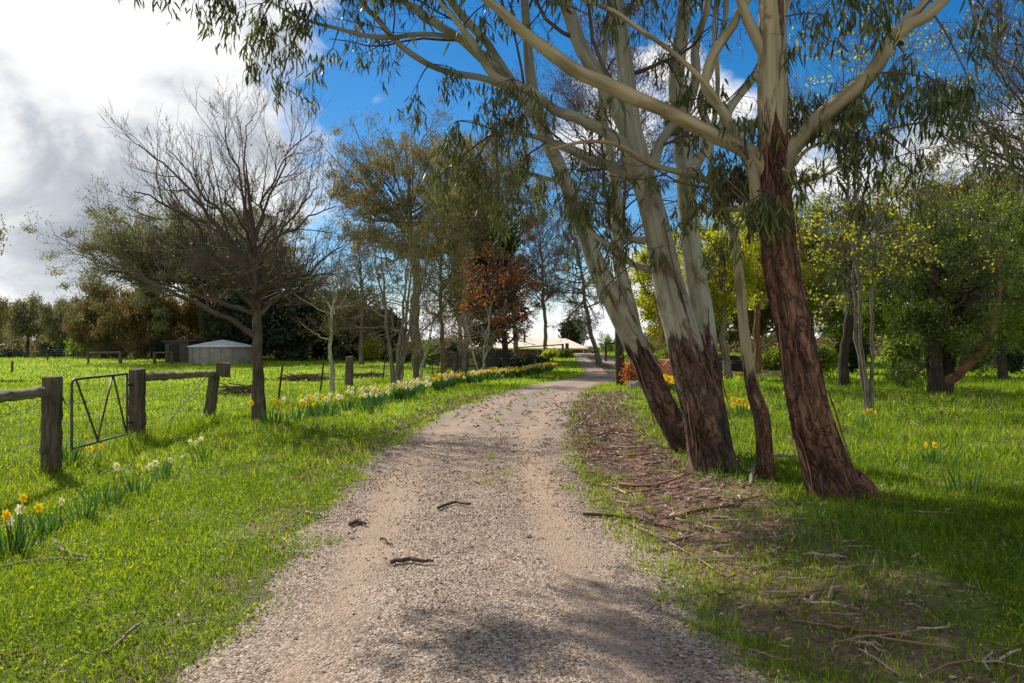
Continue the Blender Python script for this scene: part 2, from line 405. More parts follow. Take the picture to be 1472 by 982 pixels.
def drive_mat():
    m, nt, out = new_mat('gravel_drive')
    v = nd(nt, 'ShaderNodeNewGeometry').outputs['Position']
    vo = nd(nt, 'ShaderNodeTexVoronoi'); vo.inputs['Scale'].default_value = 70; lk(nt, v, vo.inputs['Vector'])
    sep = nd(nt, 'ShaderNodeSeparateColor'); lk(nt, vo.outputs['Color'], sep.inputs[0])
    st = ramp(nt, sep.outputs[0], [(0, (.08, .056, .04)), (.3, (.24, .165, .115)), (.6, (.34, .25, .18)), (.85, (.43, .34, .26)), (1, (.54, .47, .39))])
    sand = ramp(nt, noise(nt, v, 60, 5, .75), [(.3, (.25, .165, .11)), (.5, (.39, .275, .19)), (.7, (.49, .37, .27))])
    b = noise(nt, v, 1.6, 5, .65); c = noise(nt, v, 7, 5, .7)
    t = attr(nt, 'tint').outputs['Fac']      # 1 in the wheel tracks
    k = math_(nt, 'ADD', math_(nt, 'MULTIPLY', t, .8), math_(nt, 'MULTIPLY', math_(nt, 'SUBTRACT', c, .5), .9))
    col = mixc(nt, ramp(nt, k, [(.25, 0.), (.65, .85)]), st, sand)
    col = mixc(nt, .5, col, ramp(nt, b, [(.3, .7), (.7, 1.25)]), 'MULTIPLY')
    gr = attr(nt, 'rough').outputs['Fac']    # weeds and litter on crown and edges
    g2 = math_(nt, 'ADD', gr, math_(nt, 'MULTIPLY', math_(nt, 'SUBTRACT', noise(nt, v, 4.5, 6, .75), .5), 1.5))
    green = ramp(nt, noise(nt, v, 18, 4, .7), [(.35, (.11, .085, .045)), (.6, (.15, .17, .04))])
    col = mixc(nt, ramp(nt, g2, [(.45, 0.), (.8, .85)]), col, green)
    h = math_(nt, 'ADD', math_(nt, 'MULTIPLY', vo.outputs['Distance'], -.8), math_(nt, 'MULTIPLY', c, .6))
    principled(nt, out, col, .92, .2, h, .7, .02)
    return m
M['ground'] = ground_mat(); M['drive'] = drive_mat()
def pebble_mat():
    m, nt, out = new_mat('gravel_stones')
    col = ramp(nt, attr(nt, 'tint').outputs['Fac'], [(0, (.06, .04, .03)), (.25, (.22, .14, .095)), (.6, (.37, .26, .18)), (.85, (.46, .37, .285)), (1, (.64, .57, .46))])
    principled(nt, out, col, .85, .25)
    return m
M['pebble'] = pebble_mat()

# ------------------------------------------------------------------ camera, sun, sky
cam = bpy.data.cameras.new('camera'); co = bpy.data.objects.new('camera', cam); COL.objects.link(co)
cam.sensor_width = 36; cam.lens = F / 1472 * 36; cam.shift_y = (HY - 491) / 1472
co.location = (0, 0, EYE); co.rotation_euler = (radians(90), 0, 0); cam.clip_end = 3000; cam.clip_start = .05
scene.camera = co
AZ, EL = -40.0, 42.0       # sun: left of the view direction, above the top of the frame
sv = Vector((math.sin(radians(AZ)) * math.cos(radians(EL)), math.cos(radians(AZ)) * math.cos(radians(EL)), math.sin(radians(EL))))
sl = bpy.data.lights.new('sun', 'SUN'); sl.energy = 5.0; sl.angle = radians(.55); sl.color = (1, .955, .88)
so = bpy.data.objects.new('sun', sl); COL.objects.link(so); so.rotation_euler = (-sv).to_track_quat('-Z', 'Y').to_euler(); so.location = (-20, 20, 30)

w = bpy.data.worlds.new('World'); scene.world = w; w.use_nodes = True
nt = w.node_tree; nt.nodes.clear()
out = nd(nt, 'ShaderNodeOutputWorld')
sky = nd(nt, 'ShaderNodeTexSky', sky_type='NISHITA', sun_disc=False)
sky.sun_elevation = radians(EL); sky.sun_rotation = radians(AZ); sky.air_density = 1.0; sky.dust_density = .25; sky.ozone_density = 2.5; sky.altitude = 600
hs = nd(nt, 'ShaderNodeHueSaturation'); hs.inputs['Saturation'].default_value = 1.45; lk(nt, sky.outputs[0], hs.inputs['Color'])
bg = nd(nt, 'ShaderNodeBackground'); bg.inputs[1].default_value = .088; lk(nt, hs.outputs[0], bg.inputs[0])
d = nd(nt, 'ShaderNodeTexCoord').outputs['Generated']
sx = nd(nt, 'ShaderNodeSeparateXYZ'); lk(nt, d, sx.inputs[0])
az = math_(nt, 'ARCTAN2', sx.outputs[0], sx.outputs[1]); el = math_(nt, 'ARCSINE', sx.outputs[2])
st = mapv(nt, d, (1, 1, 1.5))
f1 = noise(nt, st, 5.5, 8, .62, .25); f2 = noise(nt, mapv(nt, d, (1, 1, 1.5)), 5.0, 8, .58, .3)
big = math_(nt, 'ADD', math_(nt, 'SUBTRACT', -.215, az), math_(nt, 'MULTIPLY', math_(nt, 'SUBTRACT', f1, .5), .42))
# thin the unseen part of the bank towards the back to weaken fill light
den = math_(nt, 'MULTIPLY', big, 14.)
den = math_(nt, 'MINIMUM', den, math_(nt, 'MULTIPLY', math_(nt, 'ADD', math_(nt, 'ADD', az, .95), math_(nt, 'SUBTRACT', f1, .5)), 6.))
for (px, py, ra, re) in ((1010, 150, .07, .05), (890, 180, .085, .07), (1400, 205, .20, .06), (842, 478, .10, .03), (1230, 268, .12, .05), (650, 470, .25, .06), (960, 90, .05, .03), (1480, 420, .3, .08), (1180, 420, .3, .07)):
    u, vv = (px - CX) / F, (HY - py) / F
    a0 = math.atan(u); e0 = math.asin(vv / math.sqrt(1 + u * u + vv * vv))
    da = math_(nt, 'DIVIDE', math_(nt, 'SUBTRACT', az, a0), ra); de = math_(nt, 'DIVIDE', math_(nt, 'SUBTRACT', el, e0), re)
    q = math_(nt, 'SUBTRACT', 1., math_(nt, 'SQRT', math_(nt, 'ADD', math_(nt, 'MULTIPLY', da, da), math_(nt, 'MULTIPLY', de, de))))
    q = math_(nt, 'ADD', math_(nt, 'MULTIPLY', q, 2.0), math_(nt, 'MULTIPLY', math_(nt, 'SUBTRACT', f1, .5), 6.))
    den = math_(nt, 'MAXIMUM', den, q)
bk_ = math_(nt, 'MULTIPLY', math_(nt, 'SUBTRACT', noise(nt, d, 2.2, 6, .6), .52), 14.)
den = math_(nt, 'MAXIMUM', den, math_(nt, 'SUBTRACT', bk_, math_(nt, 'ADD', .9, math_(nt, 'MULTIPLY', math_(nt, 'ADD', sx.outputs[1], .3), 30.))))
k = ramp(nt, den, [(0., 0.), (1., 1.)]); 
r_ = nt.nodes[-1] if False else None
# cloud shade: bright towards the sun, grey undersides in bands
e1 = ramp(nt, math_(nt, 'MULTIPLY', el, 2.2), [(0., .85), (.12, .72), (.27, .52), (.42, .66), (.60, .66), (1., .7)])
sh = math_(nt, 'ADD', math_(nt, 'MULTIPLY', e1, .6), math_(nt, 'MULTIPLY', math_(nt, 'SUBTRACT', f2, .40), 2.6))
cc = ramp(nt, sh, [(.12, (.34, .38, .44)), (.40, (.56, .60, .65)), (.60, (.84, .86, .88)), (.80, (1.02, 1.02, 1.01))])
# thin cloud edges are bright
cc = mixc(nt, ramp(nt, den, [(.3, .75), (1., 0.)]), cc, (1., 1., .99))
right = ramp(nt, math_(nt, 'ADD', az, .5), [(.36, 0.), (.5, .55)])
cc = mixc(nt, right, cc, (1., 1., 1.))
bc = nd(nt, 'ShaderNodeBackground'); bc.inputs[1].default_value = .83; lk(nt, cc, bc.inputs[0])
mx = nd(nt, 'ShaderNodeMixShader'); lk(nt, k, mx.inputs[0]); lk(nt, bg.outputs[0], mx.inputs[1]); lk(nt, bc.outputs[0], mx.inputs[2]); lk(nt, mx.outputs[0], out.inputs[0])

scene.view_settings.view_transform = 'Standard'; scene.view_settings.look = 'None'
scene.view_settings.exposure = 0.32; scene.view_settings.gamma = 1.0; scene.view_settings.use_curve_mapping = False
scene.render.engine = 'CYCLES'
cy = scene.cycles
cy.max_bounces = 6; cy.diffuse_bounces = 2; cy.glossy_bounces = 2; cy.transmission_bounces = 4; cy.transparent_max_bounces = 4
cy.caustics_reflective = False; cy.caustics_refractive = False; cy.sample_clamp_indirect = 4
cy.use_denoising = True; cy.denoiser = 'OPENIMAGEDENOISE'; cy.denoising_input_passes = 'RGB_ALBEDO_NORMAL'; cy.denoising_prefilter = 'ACCURATE'

# ------------------------------------------------------------------ ground and drive
def verge(x, y):
    """grass density 0..1 and litter 0..1"""
    s = x - dc(y); h = dh(y); n = n2(x, y, 1.1, 21); nf = n2(x, y, 4.5, 22)
    e = np.abs(s) - h + (n - .5) * .5 + (nf - .5) * .25
    gl = S(-.4, .12, e)
    lit = (.6 + .4 * S(5.6, 7.5, y)) * S(-.25, .1, s - h) * (1 - S(1.0, 1.7, s - h + (n - .5) * .9)) * (1 - S(24, 34, y))
    patch = S(.52, .68, n2(x, y, 1.7, 23))
    gr = gl * (1 - lit * (1 - (.22 + .5 * (y < 6)) * patch))
    # worn edge on the left
    wl = S(-.1, .1, -s - h) * (1 - S(.25, 1.0, -s - h + (n - .5) * .9))
    gr = gr * (1 - .3 * wl)
    return np.where(y > 48, S(-.1, .2, np.abs(s) - h), gr), np.maximum(lit * (1 - .3 * patch), wl * .45 * (y < 40))

g = Geo()
rows = np.concatenate([np.linspace(-14, 2.4, 24), 2.5 * (640 / 2.5) ** np.linspace(0, 1, 300)])
cols = np.linspace(-1, 1, 281); cols = np.sign(cols) * (np.abs(cols) ** 1.25)
YY = rows[:, None] * np.ones_like(cols); XX = cols[None] * (8 + 1.25 * np.maximum(YY, 0))
ZZ = gz(XX, YY)
gd, lt = verge(XX, YY)
nr, nc = XX.shape
i = np.arange((nr - 1))[:, None] * nc + np.arange(nc - 1)[None]
g.add(np.stack([XX, YY, ZZ], -1), [np.stack([i, i + 1, i + nc + 1, i + nc], -1).reshape(-1, 4)], np.clip(gd * S(6, 30, YY) + .35 * gd, 0, 1).ravel(), None, lt.ravel())
tag(obj('ground', g, M['ground'], smooth=True), kind='structure')

g = Geo()
ys = np.concatenate([np.linspace(-8, 3, 30), 3 * (105 / 3) ** np.linspace(0, 1, 420)[1:]])
ss = np.linspace(-1.25, 1.25, 61)
h = dh(ys)[:, None]; c = dc(ys)[:, None]
wob = (n2(ys[:, None] + 0 * ss, np.sign(ss)[None] * 7 + 0 * ys[:, None], .9, 31) - .5) * .6 + (n2(ys[:, None] + 0 * ss, np.sign(ss)[None] * 3 + 0 * ys[:, None], 3.5, 32) - .5) * .38
X = c + ss[None] * (h + wob); Y = ys[:, None] + 0 * X
s_ = X - c
track = np.exp(-((np.abs(s_) - .78) / .30) ** 2)
prof = .035 * (1 - np.abs(ss[None]) ** 3 * 1.15) - .014 * track
med = S(44, 50, Y) * (1 - S(66, 74, Y)) * np.exp(-(s_ / .42) ** 4)
prof = prof - .10 * med - .05 * S(1.0, 1.25, np.abs(ss))[None]
Z = gz(X, Y) + prof + .012 * (n2(X, Y, 5, 33) - .5)
crown = .30 * np.exp(-(s_ / .3) ** 2) * S(6, 14, Y) + .5 * S(.72, 1.05, np.abs(ss))[None] + .15 * S(.3, 1, ss)[None]
nr, nc = X.shape
i = np.arange((nr - 1))[:, None] * nc + np.arange(nc - 1)[None]
g.add(np.stack([X, Y, Z], -1), [np.stack([i, i + 1, i + nc + 1, i + nc], -1).reshape(-1, 4)], (track * (.6 + .4 * S(4, 10, Y))).ravel(), None, crown.ravel())
tag(obj('driveway', g, M['drive'], smooth=True), kind='structure')

def drive_z(x, y):
    s = x - dc(y); t = np.abs(s) / dh(y)
    return gz(x, y) + np.where(t < 1.15, .035 * (1 - t ** 3 * 1.15) - .014 * np.exp(-((np.abs(s) - .78) / .3) ** 2), 0) + .0
def surf(x, y): return np.maximum(gz(x, y), drive_z(x, y))

# ------------------------------------------------------------------ ground cover
def sample(n, y0, y1, x0=None, x1=None, rng=RNG, wid=.72):
    y = np.sqrt(rng.uniform(y0 ** 2, y1 ** 2, n)); x = rng.uniform(-1, 1, n) * (wid * y + .6)
    return x, y

rng = np.random.default_rng(3)
g = Geo()
for (y0, y1, n, wd, hh) in ((3.0, 6, 120000, .005, .046), (6, 10, 130000, .0065, .065), (10, 18, 120000, .011, .09), (18, 35, 90000, .02, .11), (35, 84, 60000, .05, .14)):
    x, y = sample(n, y0, y1)
    gd, lt = verge(x, y)
    cl = n2(x, y, 2.6, 41) * .6 + n2(x, y, 9, 42) * .4
    keep = rng.uniform(0, 1, n) < gd * np.clip(2.6 * (cl - .22), 0, 1)
    x, y, cl = x[keep], y[keep], cl[keep]; m = len(x)
    rgt = S(0, 2, x - dc(y) - dh(y) - .8)
    hs_ = hh * rng.uniform(.5, 1.5, m) * (.6 + .9 * cl) * (1 + .35 * rgt)
    A = np.stack([rng.normal(0, .42, m), rng.normal(0, .42, m), np.ones(m)], -1)
    ti = np.clip(.50 + .45 * (n2(x, y, .7, 43) - .5) + .28 * rng.normal(size=m) - .14 * rgt, 0, 1)
    leaves(g, np.stack([x, y, gz(x, y) - .005], -1), A, hs_, wd * rng.uniform(.6, 1.4, m), ti, rng, 'blade', .55)
tag(obj('lawn_grass', g, M['grass']), 'short bright green grass covering the verges and paddock', 'grass', kind='stuff')

# broad small weed leaves in the near verge
g = Geo()
n = 120000; x, y = sample(n, 3, 11)
gd, lt = verge(x, y); k_ = rng.uniform(0, 1, n) < gd * S(.42, .62, n2(x, y, 1.9, 44)); x, y = x[k_], y[k_]; m = len(x)
A = np.stack([rng.normal(0, 1, m), rng.normal(0, 1, m), rng.uniform(.1, .9, m)], -1)
leaves(g, np.stack([x, y, gz(x, y) + rng.uniform(.0, .05, m)], -1), A, rng.uniform(.015, .045, m), rng.uniform(.008, .02, m), np.clip(rng.normal(.42, .25, m), 0, 1), rng, 'diamond')
tag(obj('verge_weeds', g, M['grass']), 'small broad leaved weeds mixed into the grass verges', 'weeds', kind='stuff')

# tufts growing on the worn edges and crown of the drive
g = Geo()
tx, ty = sample(2600, 3.2, 30); s = tx - dc(ty)
wgt = (.9 * S(.25, 0, np.abs(np.abs(s) - dh(ty)) - .15) + .25 * (np.abs(s) < .35) * S(7, 14, ty) + .8 * (s > dh(ty)) * (s < dh(ty) + 1.3) + .22 * (s < -dh(ty)) + .1 * (np.abs(s) < dh(ty)) * S(.55, .7, n2(tx, ty, .8, 48)))
kk = rng.uniform(0, 1, len(tx)) < wgt * S(.4, .6, n2(tx, ty, 1.4, 45)); tx, ty = tx[kk], ty[kk]
b = 34; r = np.repeat(rng.uniform(.02, .09, len(tx)), b); n = len(r)
x = np.repeat(tx, b) + rng.normal(size=n) * r; y = np.repeat(ty, b) + rng.normal(size=n) * r
A = np.stack([(x - np.repeat(tx, b)) * 6 + rng.normal(0, .25, n), (y - np.repeat(ty, b)) * 6 + rng.normal(0, .25, n), np.ones(n)], -1)
leaves(g, np.stack([x, y, surf(x, y) - .004], -1), A, rng.uniform(.04, .11, n), .006 * np.maximum(1, y / 9), np.clip(rng.normal(.6, .2, n), 0, 1), rng, 'blade', .6)
tag(obj('edge_tufts', g, M['grass']), 'scattered grass tufts at the worn edges of the gravel', 'grass', kind='stuff')

# taller grass by the right trees
g = Geo()
n = 26000
x = rng.uniform(1.4, 6.5, n); y = rng.uniform(3.6, 16, n)
blob = np.maximum.reduce([np.exp(-((x - 2.55) / .75) ** 2 - ((y - 6.3) / 1.2) ** 2), np.exp(-((x - 2.45) / .35) ** 2 - ((y - 9.2) / .5) ** 2), .9 * np.exp(-((x - 3.6) / .9) ** 2 - ((y - 5.0) / .9) ** 2), .5 * np.exp(-((x - 4.6) / 1.3) ** 2 - ((y - 10) / 1.8) ** 2)])
kk = rng.uniform(0, 1, n) < blob * (.4 + n2(x, y, 4, 46)); x, y, bl = x[kk], y[kk], blob[kk]; n = len(x)
A = np.stack([rng.normal(-.1, .3, n), rng.normal(-.1, .3, n), np.ones(n)], -1)
leaves(g, np.stack([x, y, gz(x, y) - .01], -1), A, rng.uniform(.10, .26, n) * (.5 + .6 * bl), rng.uniform(.004, .009, n), np.clip(rng.normal(.5, .25, n), 0, 1), rng, 'blade', .6)
tag(obj('tall_grass', g, M['tall']), 'taller dark green grass around the feet of the gum trees', 'grass', kind='stuff')

# rank grass and dry stalks along the left fence
g = Geo()
n = 9000
y = rng.uniform(6, 40, n); x = -5.95 - .03 * (y - 10) * (y < 19) + .02 * np.maximum(y - 19, 0) - .27 * (y > 19) + rng.normal(0, .16, n)
kk = rng.uniform(0, 1, n) < S(.35, .65, n2(x, y, 1.2, 47)); x, y = x[kk], y[kk]; n = len(x)
A = np.stack([rng.normal(0, .3, n), rng.normal(0, .3, n), np.ones(n)], -1)
leaves(g, np.stack([x, y, gz(x, y)], -1), A, rng.uniform(.12, .32, n), .006 * np.maximum(1, y / 10), np.clip(rng.normal(.55, .3, n), 0, 1), rng, 'blade', .6)
tag(obj('fence_grass', g, M['grass']), 'rank grass left uncut along the foot of the fence', 'grass', kind='stuff')

# gravel stones
g = Geo()
n = 170000
x, y = sample(n, 3.0, 14, wid=.5); s = x - dc(y)
kk = (np.abs(s) < dh(y) + .15 + .3 * (n2(x, y, 2, 51) - .5)) & (rng.uniform(0, 1, n) < .25 + .9 * (1 - np.exp(-((np.abs(s) - .78) / .28) ** 2)) * n2(x, y, 2.5, 52) * 1.6)
x, y = x[kk], y[kk]; n = len(x)
r = rng.lognormal(math.log(.0042), .45, n) * np.clip(y / 5, 1, 1.8)
o8 = np.array([[1, 0, 0], [0, 1, 0], [-1, 0, 0], [0, -1, 0], [0, 0, .55], [0, 0, -.5]])
v = o8[None] * rng.uniform(.6, 1.3, (n, 6, 1)) * r[:, None, None]
a = rng.uniform(0, 6.28, n); ca, sa = np.cos(a), np.sin(a)
v = np.stack([v[..., 0] * ca[:, None] - v[..., 1] * sa[:, None], v[..., 0] * sa[:, None] + v[..., 1] * ca[:, None], v[..., 2]], -1) + np.stack([x, y, surf(x, y) + r * .25], -1)[:, None]
fi = np.array([[0, 1, 4], [1, 2, 4], [2, 3, 4], [3, 0, 4], [1, 0, 5], [2, 1, 5], [3, 2, 5], [0, 3, 5]])
g.add(v, [(np.arange(n)[:, None, None] * 6 + fi).reshape(-1, 3)], np.repeat(np.clip(rng.beta(2.2, 2, n), 0, 1), 6))
tag(obj('gravel', g, M['pebble']), 'loose pinkish gravel stones on the drive', 'gravel', kind='stuff')

# leaf and bark litter
g = Geo()
n = 130000; x, y = sample(n, 3, 28, wid=.6); gd, lt = verge(x, y); s = x - dc(y)
shade = S(1.0, 2.0, s) * .12 + .6 * S(1.0, 1.4, s) * (1 - S(2.6, 4.2, s)) * (1 - S(5.5, 7.5, y)) * S(.4, .6, n2(x, y, 1.3, 55)) + .05 * (s < -dh(y)) * S(-4.5, -1.5, s)
kk = rng.uniform(0, 1, n) < lt * .9 + shade + .045; x, y = x[kk], y[kk]; n = len(x)
A = np.stack([rng.normal(0, 1, n), rng.normal(0, 1, n), rng.normal(0, .22, n)], -1)
leaves(g, np.stack([x, y, surf(x, y) + rng.uniform(.004, .03, n)], -1), A, rng.uniform(.04, .11, n) * np.clip(y / 8, .8, 2), rng.uniform(.008, .02, n) * np.clip(y / 8, .8, 2), np.clip(rng.beta(1.6, 1.5, n), 0, 1), rng, 'lance', .3)
# thin shed twigs and ribbons in the same drift
n = 16000; x, y = sample(n, 3, 24, wid=.55); gd, lt = verge(x, y); kk = rng.uniform(0, 1, n) < lt * .9 * (x > dc(y)) + .004; x, y = x[kk], y[kk]; n = len(x)
a = rng.normal(.1, .75, n); L = rng.lognormal(math.log(.22), .5, n)
t = np.linspace(-.5, .5, 5)
P = np.stack([x[:, None] + np.cos(a)[:, None] * t * L[:, None], y[:, None] + np.sin(a)[:, None] * t * L[:, None], 0 * t + x[:, None] * 0], -1)
P[..., :2] += rng.normal(0, .012, P[..., :2].shape)
P[..., 2] = surf(P[..., 0], P[..., 1]) + .012 + rng.uniform(0, .02, (n, 5))
R = rng.lognormal(math.log(.006), .45, n)[:, None] * np.array([.6, 1, 1, .9, .4])
tubes(g, P, R, 5, tint=rng.uniform(0, 1, n) ** .8)
tag(obj('bark_litter', g, M['litter']), 'drift of shed bark and dead gum leaves beside the drive', 'litter', kind='stuff')

# ------------------------------------------------------------------ foreground gums
def trunk_disp(h_of_rough):
    def f(bk, L, th):
        p = bk * np.array([16., 16., 1.6])
        p2 = bk * np.array([45., 45., 3.0])
        p3 = bk * np.array([3., 3., 1.2])
        ro = h_of_rough(L)
        fl = .16 * np.exp(-np.maximum(L - .1, 0) / .22) * (1 + .5 * np.sin(5 * th + 1.3)[None, None] + .25 * np.sin(3 * th)[None, None])
        return 1 + .10 * (vnoise(p3, 61) - .5) + (.03 + .12 * ro) * (vnoise(p, 62) - .5) + (.008 + .12 * ro) * (vnoise(p2, 63) - .5) + fl
    return f

def hero_gum(name, label, cat, base_Y, trunk, rough_h, limbs, mat, seed, sprays=(), twigs=5, leafn=1, group=None, ext=2.6, rough_strip=0., bias=(0, 0, .25)):
    """trunk / limbs: rows (px, py, width_px[, depth]); the first trunk row is at the ground"""
    rng = np.random.default_rng(seed)
    def to3(rows):
        o = []
        for r in rows:
            Y = r[3] if len(r) > 3 else base_Y
            o.append([*W(r[0], r[1], Y), r[2] / F * Y * .5])
        return np.array(o)
    def extend(q):
        d = nrm(q[-1, :3] - q[-2, :3]); d = nrm(d + np.array(bias))
        r = q[-1, 3]; e = [q]
        for k in range(1, 5):
            d = nrm(d + rng.normal(0, .14, 3)); p = e[-1][-1, :3] + d * ext / 4
            e.append(np.array([[*p, max(r * (1 - .21 * k), .006)]]))
        return np.vstack(e)
    q = to3(trunk); base = q[0, :3].copy(); base[2] = float(gz(base[0], base[1]))
    root = thing(name, base, label, cat, group)
    q[0, 2] = base[2]
    dn = nrm(q[1, :3] - q[0, :3]); q = np.vstack([[*(base - dn * .18 * [1, 1, 1]), q[0, 3]], q])
    if trunk[-1][1] <= 2: q = extend(q)
    ln = np.linalg.norm(np.diff(q[:, :3], axis=0), axis=1).sum()
    s = spline(q, max(40, int(ln / .028)))
    g = Geo()
    def ro(L): return np.clip(1 - (L - rough_h) / .9, 0, 1)
    def rough_attr(bk, L, th): return None
    P = s[None, :, :3]; R = s[None, :, 3]
    L = np.concatenate([[0], np.cumsum(np.linalg.norm(np.diff(s[:, :3], axis=0), axis=1))])
    rg = np.clip(.5 - (L - rough_h) / 2.3, -.9, 1.2)
    if rough_strip: rg = np.maximum(rg, rough_strip)
    tubes(g, P, R, 56, rough=rg[None], disp=trunk_disp(ro))
    obj('trunk', g, M[mat], root, True)
    if R[0, 0] > .12:
        nb = 26; zt = rng.normal(rough_h + .1, .5, nb); zt[:8] = rng.uniform(.6, rough_h, 8); kz = np.clip(np.searchsorted(L, np.maximum(zt, .5)), 1, len(L) - 2)
        an = rng.uniform(0, 6.28, nb); dr_ = np.stack([np.cos(an), np.sin(an), 0 * an], -1); ln_ = rng.uniform(.2, .75, nb)
        t = np.linspace(0, 1, 8)[None, :, None]
        kb = np.clip(np.searchsorted(L, L[kz] - ln_), 0, len(L) - 2)
        c0, c1 = P[0, kz], P[0, kb]
        out_ = dr_[:, None] * (R[0, kz][:, None, None] * 1.0 + .03 + (.03 + rng.uniform(0, .16, (nb, 1, 1))) * t ** 2)
        RP = c0[:, None] * (1 - t) + c1[:, None] * t + out_ + np.cumsum(rng.normal(0, .006, (nb, 8, 3)), 1)
        gb = Geo(); wd_ = rng.uniform(.008, .024, nb)[:, None] * np.array([.8, 1, 1, 1, .9, .8, .6, .3])
        for q_ in range(nb):
            gb = Geo(); tubes(gb, RP[q_:q_ + 1], wd_[q_:q_ + 1], 6, disp=lambda bk, L, th: np.where(np.abs(np.sin(th)) > .6, .35, 1.)[None, None] + 0 * L)
            obj('bark_ribbon', gb, M['strip'], root, True)
    allP, allR = [s[np.linspace(len(s) * .45, len(s) - 1, 14).astype(int)]], []
    for lb in limbs:
        q = to3(lb); q[:, 3] *= .87
        if lb[-1][1] <= 2 or lb[-1][0] <= -5: q = extend(q)
        ln = np.linalg.norm(np.diff(q[:, :3], axis=0), axis=1).sum()
        s = spline(q, max(14, int(ln / .05)))
        s[:, :3] += (np.stack([vnoise(np.stack([np.arange(len(s)) * .09, 0 * s[:, 0] + seed, 0 * s[:, 0] + k], -1), 71) for k in range(3)], -1) - .5) * np.minimum(.12, 2.0 * s[:, 3:4]) * S(0, 8, np.arange(len(s)))[:, None]
        g = Geo()
        tubes(g, s[None, :, :3], s[None, :, 3], 16, rough=np.full((1, len(s)), -.16 if len(lb[0]) < 5 else lb[0][4]), disp=lambda bk, L, th: 1 + .15 * (vnoise(bk * np.array([6, 6, 3.]), 64) - .5) + .09 * (vnoise(bk * np.array([18, 18, 7.]), 65) - .5) + .22 * S(.78, .9, vnoise(np.stack([0 * L, 0 * L, L * 2.3 + bk[0, 0, 0, 0]], -1), 66)) * (.5 + .5 * np.sin(th + 2)) + .35 * np.exp(-L / .10))
        obj('limb', g, M[mat], root, True)
        allP.append(s[np.linspace(len(s) * .12, len(s) - 1, 14).astype(int)])
    A = np.stack([a[:, :3] for a in allP]); AR = np.stack([a[:, 3] for a in allP])
    gt, gl = Geo(), Geo()
    P1, R1 = grow(rng, A, AR, twigs + 2, .12, 1., .85, .42, 8, .17, (0, 0, .25), .32, .5, 1.7, .004)
    P2, R2 = grow(rng, P1, R1, 5, .2, 1., .8, .5, 6, .2, (0, 0, .0), .5, .2, .9, .0025)
    P3, R3 = grow(rng, P2, R2, 7, .2, 1., .7, .55, 5, .22, (0, 0, -.4), .55, .15, .6, .0022)
    for a, b, sd in ((P1, R1, 6), (P2, R2, 4), (P3, R3, 3)): tubes(gt, a, b, sd)
    def hang(P, n, spread, tone=.5):
        N, K = P.shape[:2]
        idx = np.repeat(np.arange(N), n); m = len(idx)
        kk = rng.integers(1, K, m); p = P[idx, kk] + rng.normal(0, spread, (m, 3))
        a = np.stack([rng.normal(0, .35, m), rng.normal(0, .35, m), -np.ones(m)], -1)
        leaves(gl, p, a, rng.uniform(.10, .19, m), rng.uniform(.016, .028, m), np.clip(rng.normal(tone, .26, m), 0, 1), rng, 'lance', .16)
    over = (P3[:, 0, 2] > EYE + .4348 * P3[:, 0, 1] + .15) & (P3[:, 0, 0] > -3.2)  # unseen twigs above the frame, given extra leaves to cast shade
    sel = (rng.uniform(0, 1, len(P3)) < .5 * leafn) & ~over
    if sel.any(): hang(P3[sel], 5, .02)
    sel = (rng.uniform(0, 1, len(P3)) < .8) & over
    if sel.any(): hang(P3[sel], 18, .06)
    # dense hanging sprays; those above the frame are added, unseen, to cast shade
    for (px, py, Y, rpx, rpy, n) in sprays:
        c = W(px, py, Y); rw = rpx / F * Y; rh = rpy / F * Y
        cat_ = A.reshape(-1, 3); near = cat_[np.argmin(np.linalg.norm(cat_ - (c + [0, 0, rh]), axis=1))]
        top = c + np.array([0, 0, rh * .8])
        n = int(n * 1.5); m = max(3, n // 16)
        t = np.linspace(0, 1, 9)[None, :, None]
        ends = c + np.stack([rng.normal(0, .5, m) * rw, rng.normal(0, .5, m) * rw, rng.uniform(-.3, .8, m) * rh], -1)
        mid = (near + top) / 2 + np.array([0, 0, .12 * np.linalg.norm(near - top)])
        # one shared stalk, then strands that fan out and droop
        b0 = (1 - t) ** 2 * near + 2 * t * (1 - t) * mid + t ** 2 * top
        tubes(gt, b0, np.linspace(.011, .006, 9)[None], 5)
        m2 = (top + ends)[:, None] / 2 + np.array([0, 0, .15]) * rh
        bb = (1 - t) ** 2 * top + 2 * t * (1 - t) * m2 + t ** 2 * ends[:, None]
        tubes(gt, bb, np.repeat(np.linspace(.005, .002, 9)[None], m, 0), 4)
        drop = ends[:, None] + np.stack([rng.normal(0, .06, (m, 6)).cumsum(1) * .5, rng.normal(0, .06, (m, 6)).cumsum(1) * .5, np.broadcast_to(-np.linspace(0, 1, 6) * rh * .55, (m, 6))], -1) * 1.
        tubes(gt, drop, np.full((m, 6), .0016), 3)
        hang(np.concatenate([bb[:, 3:], drop], 1), max(1, n // m), .035, .42)
    obj('twigs', gt, M['twig'], root, True)
    if gl.n: obj('crown', gl, M['gumleaf'], root)
    return root

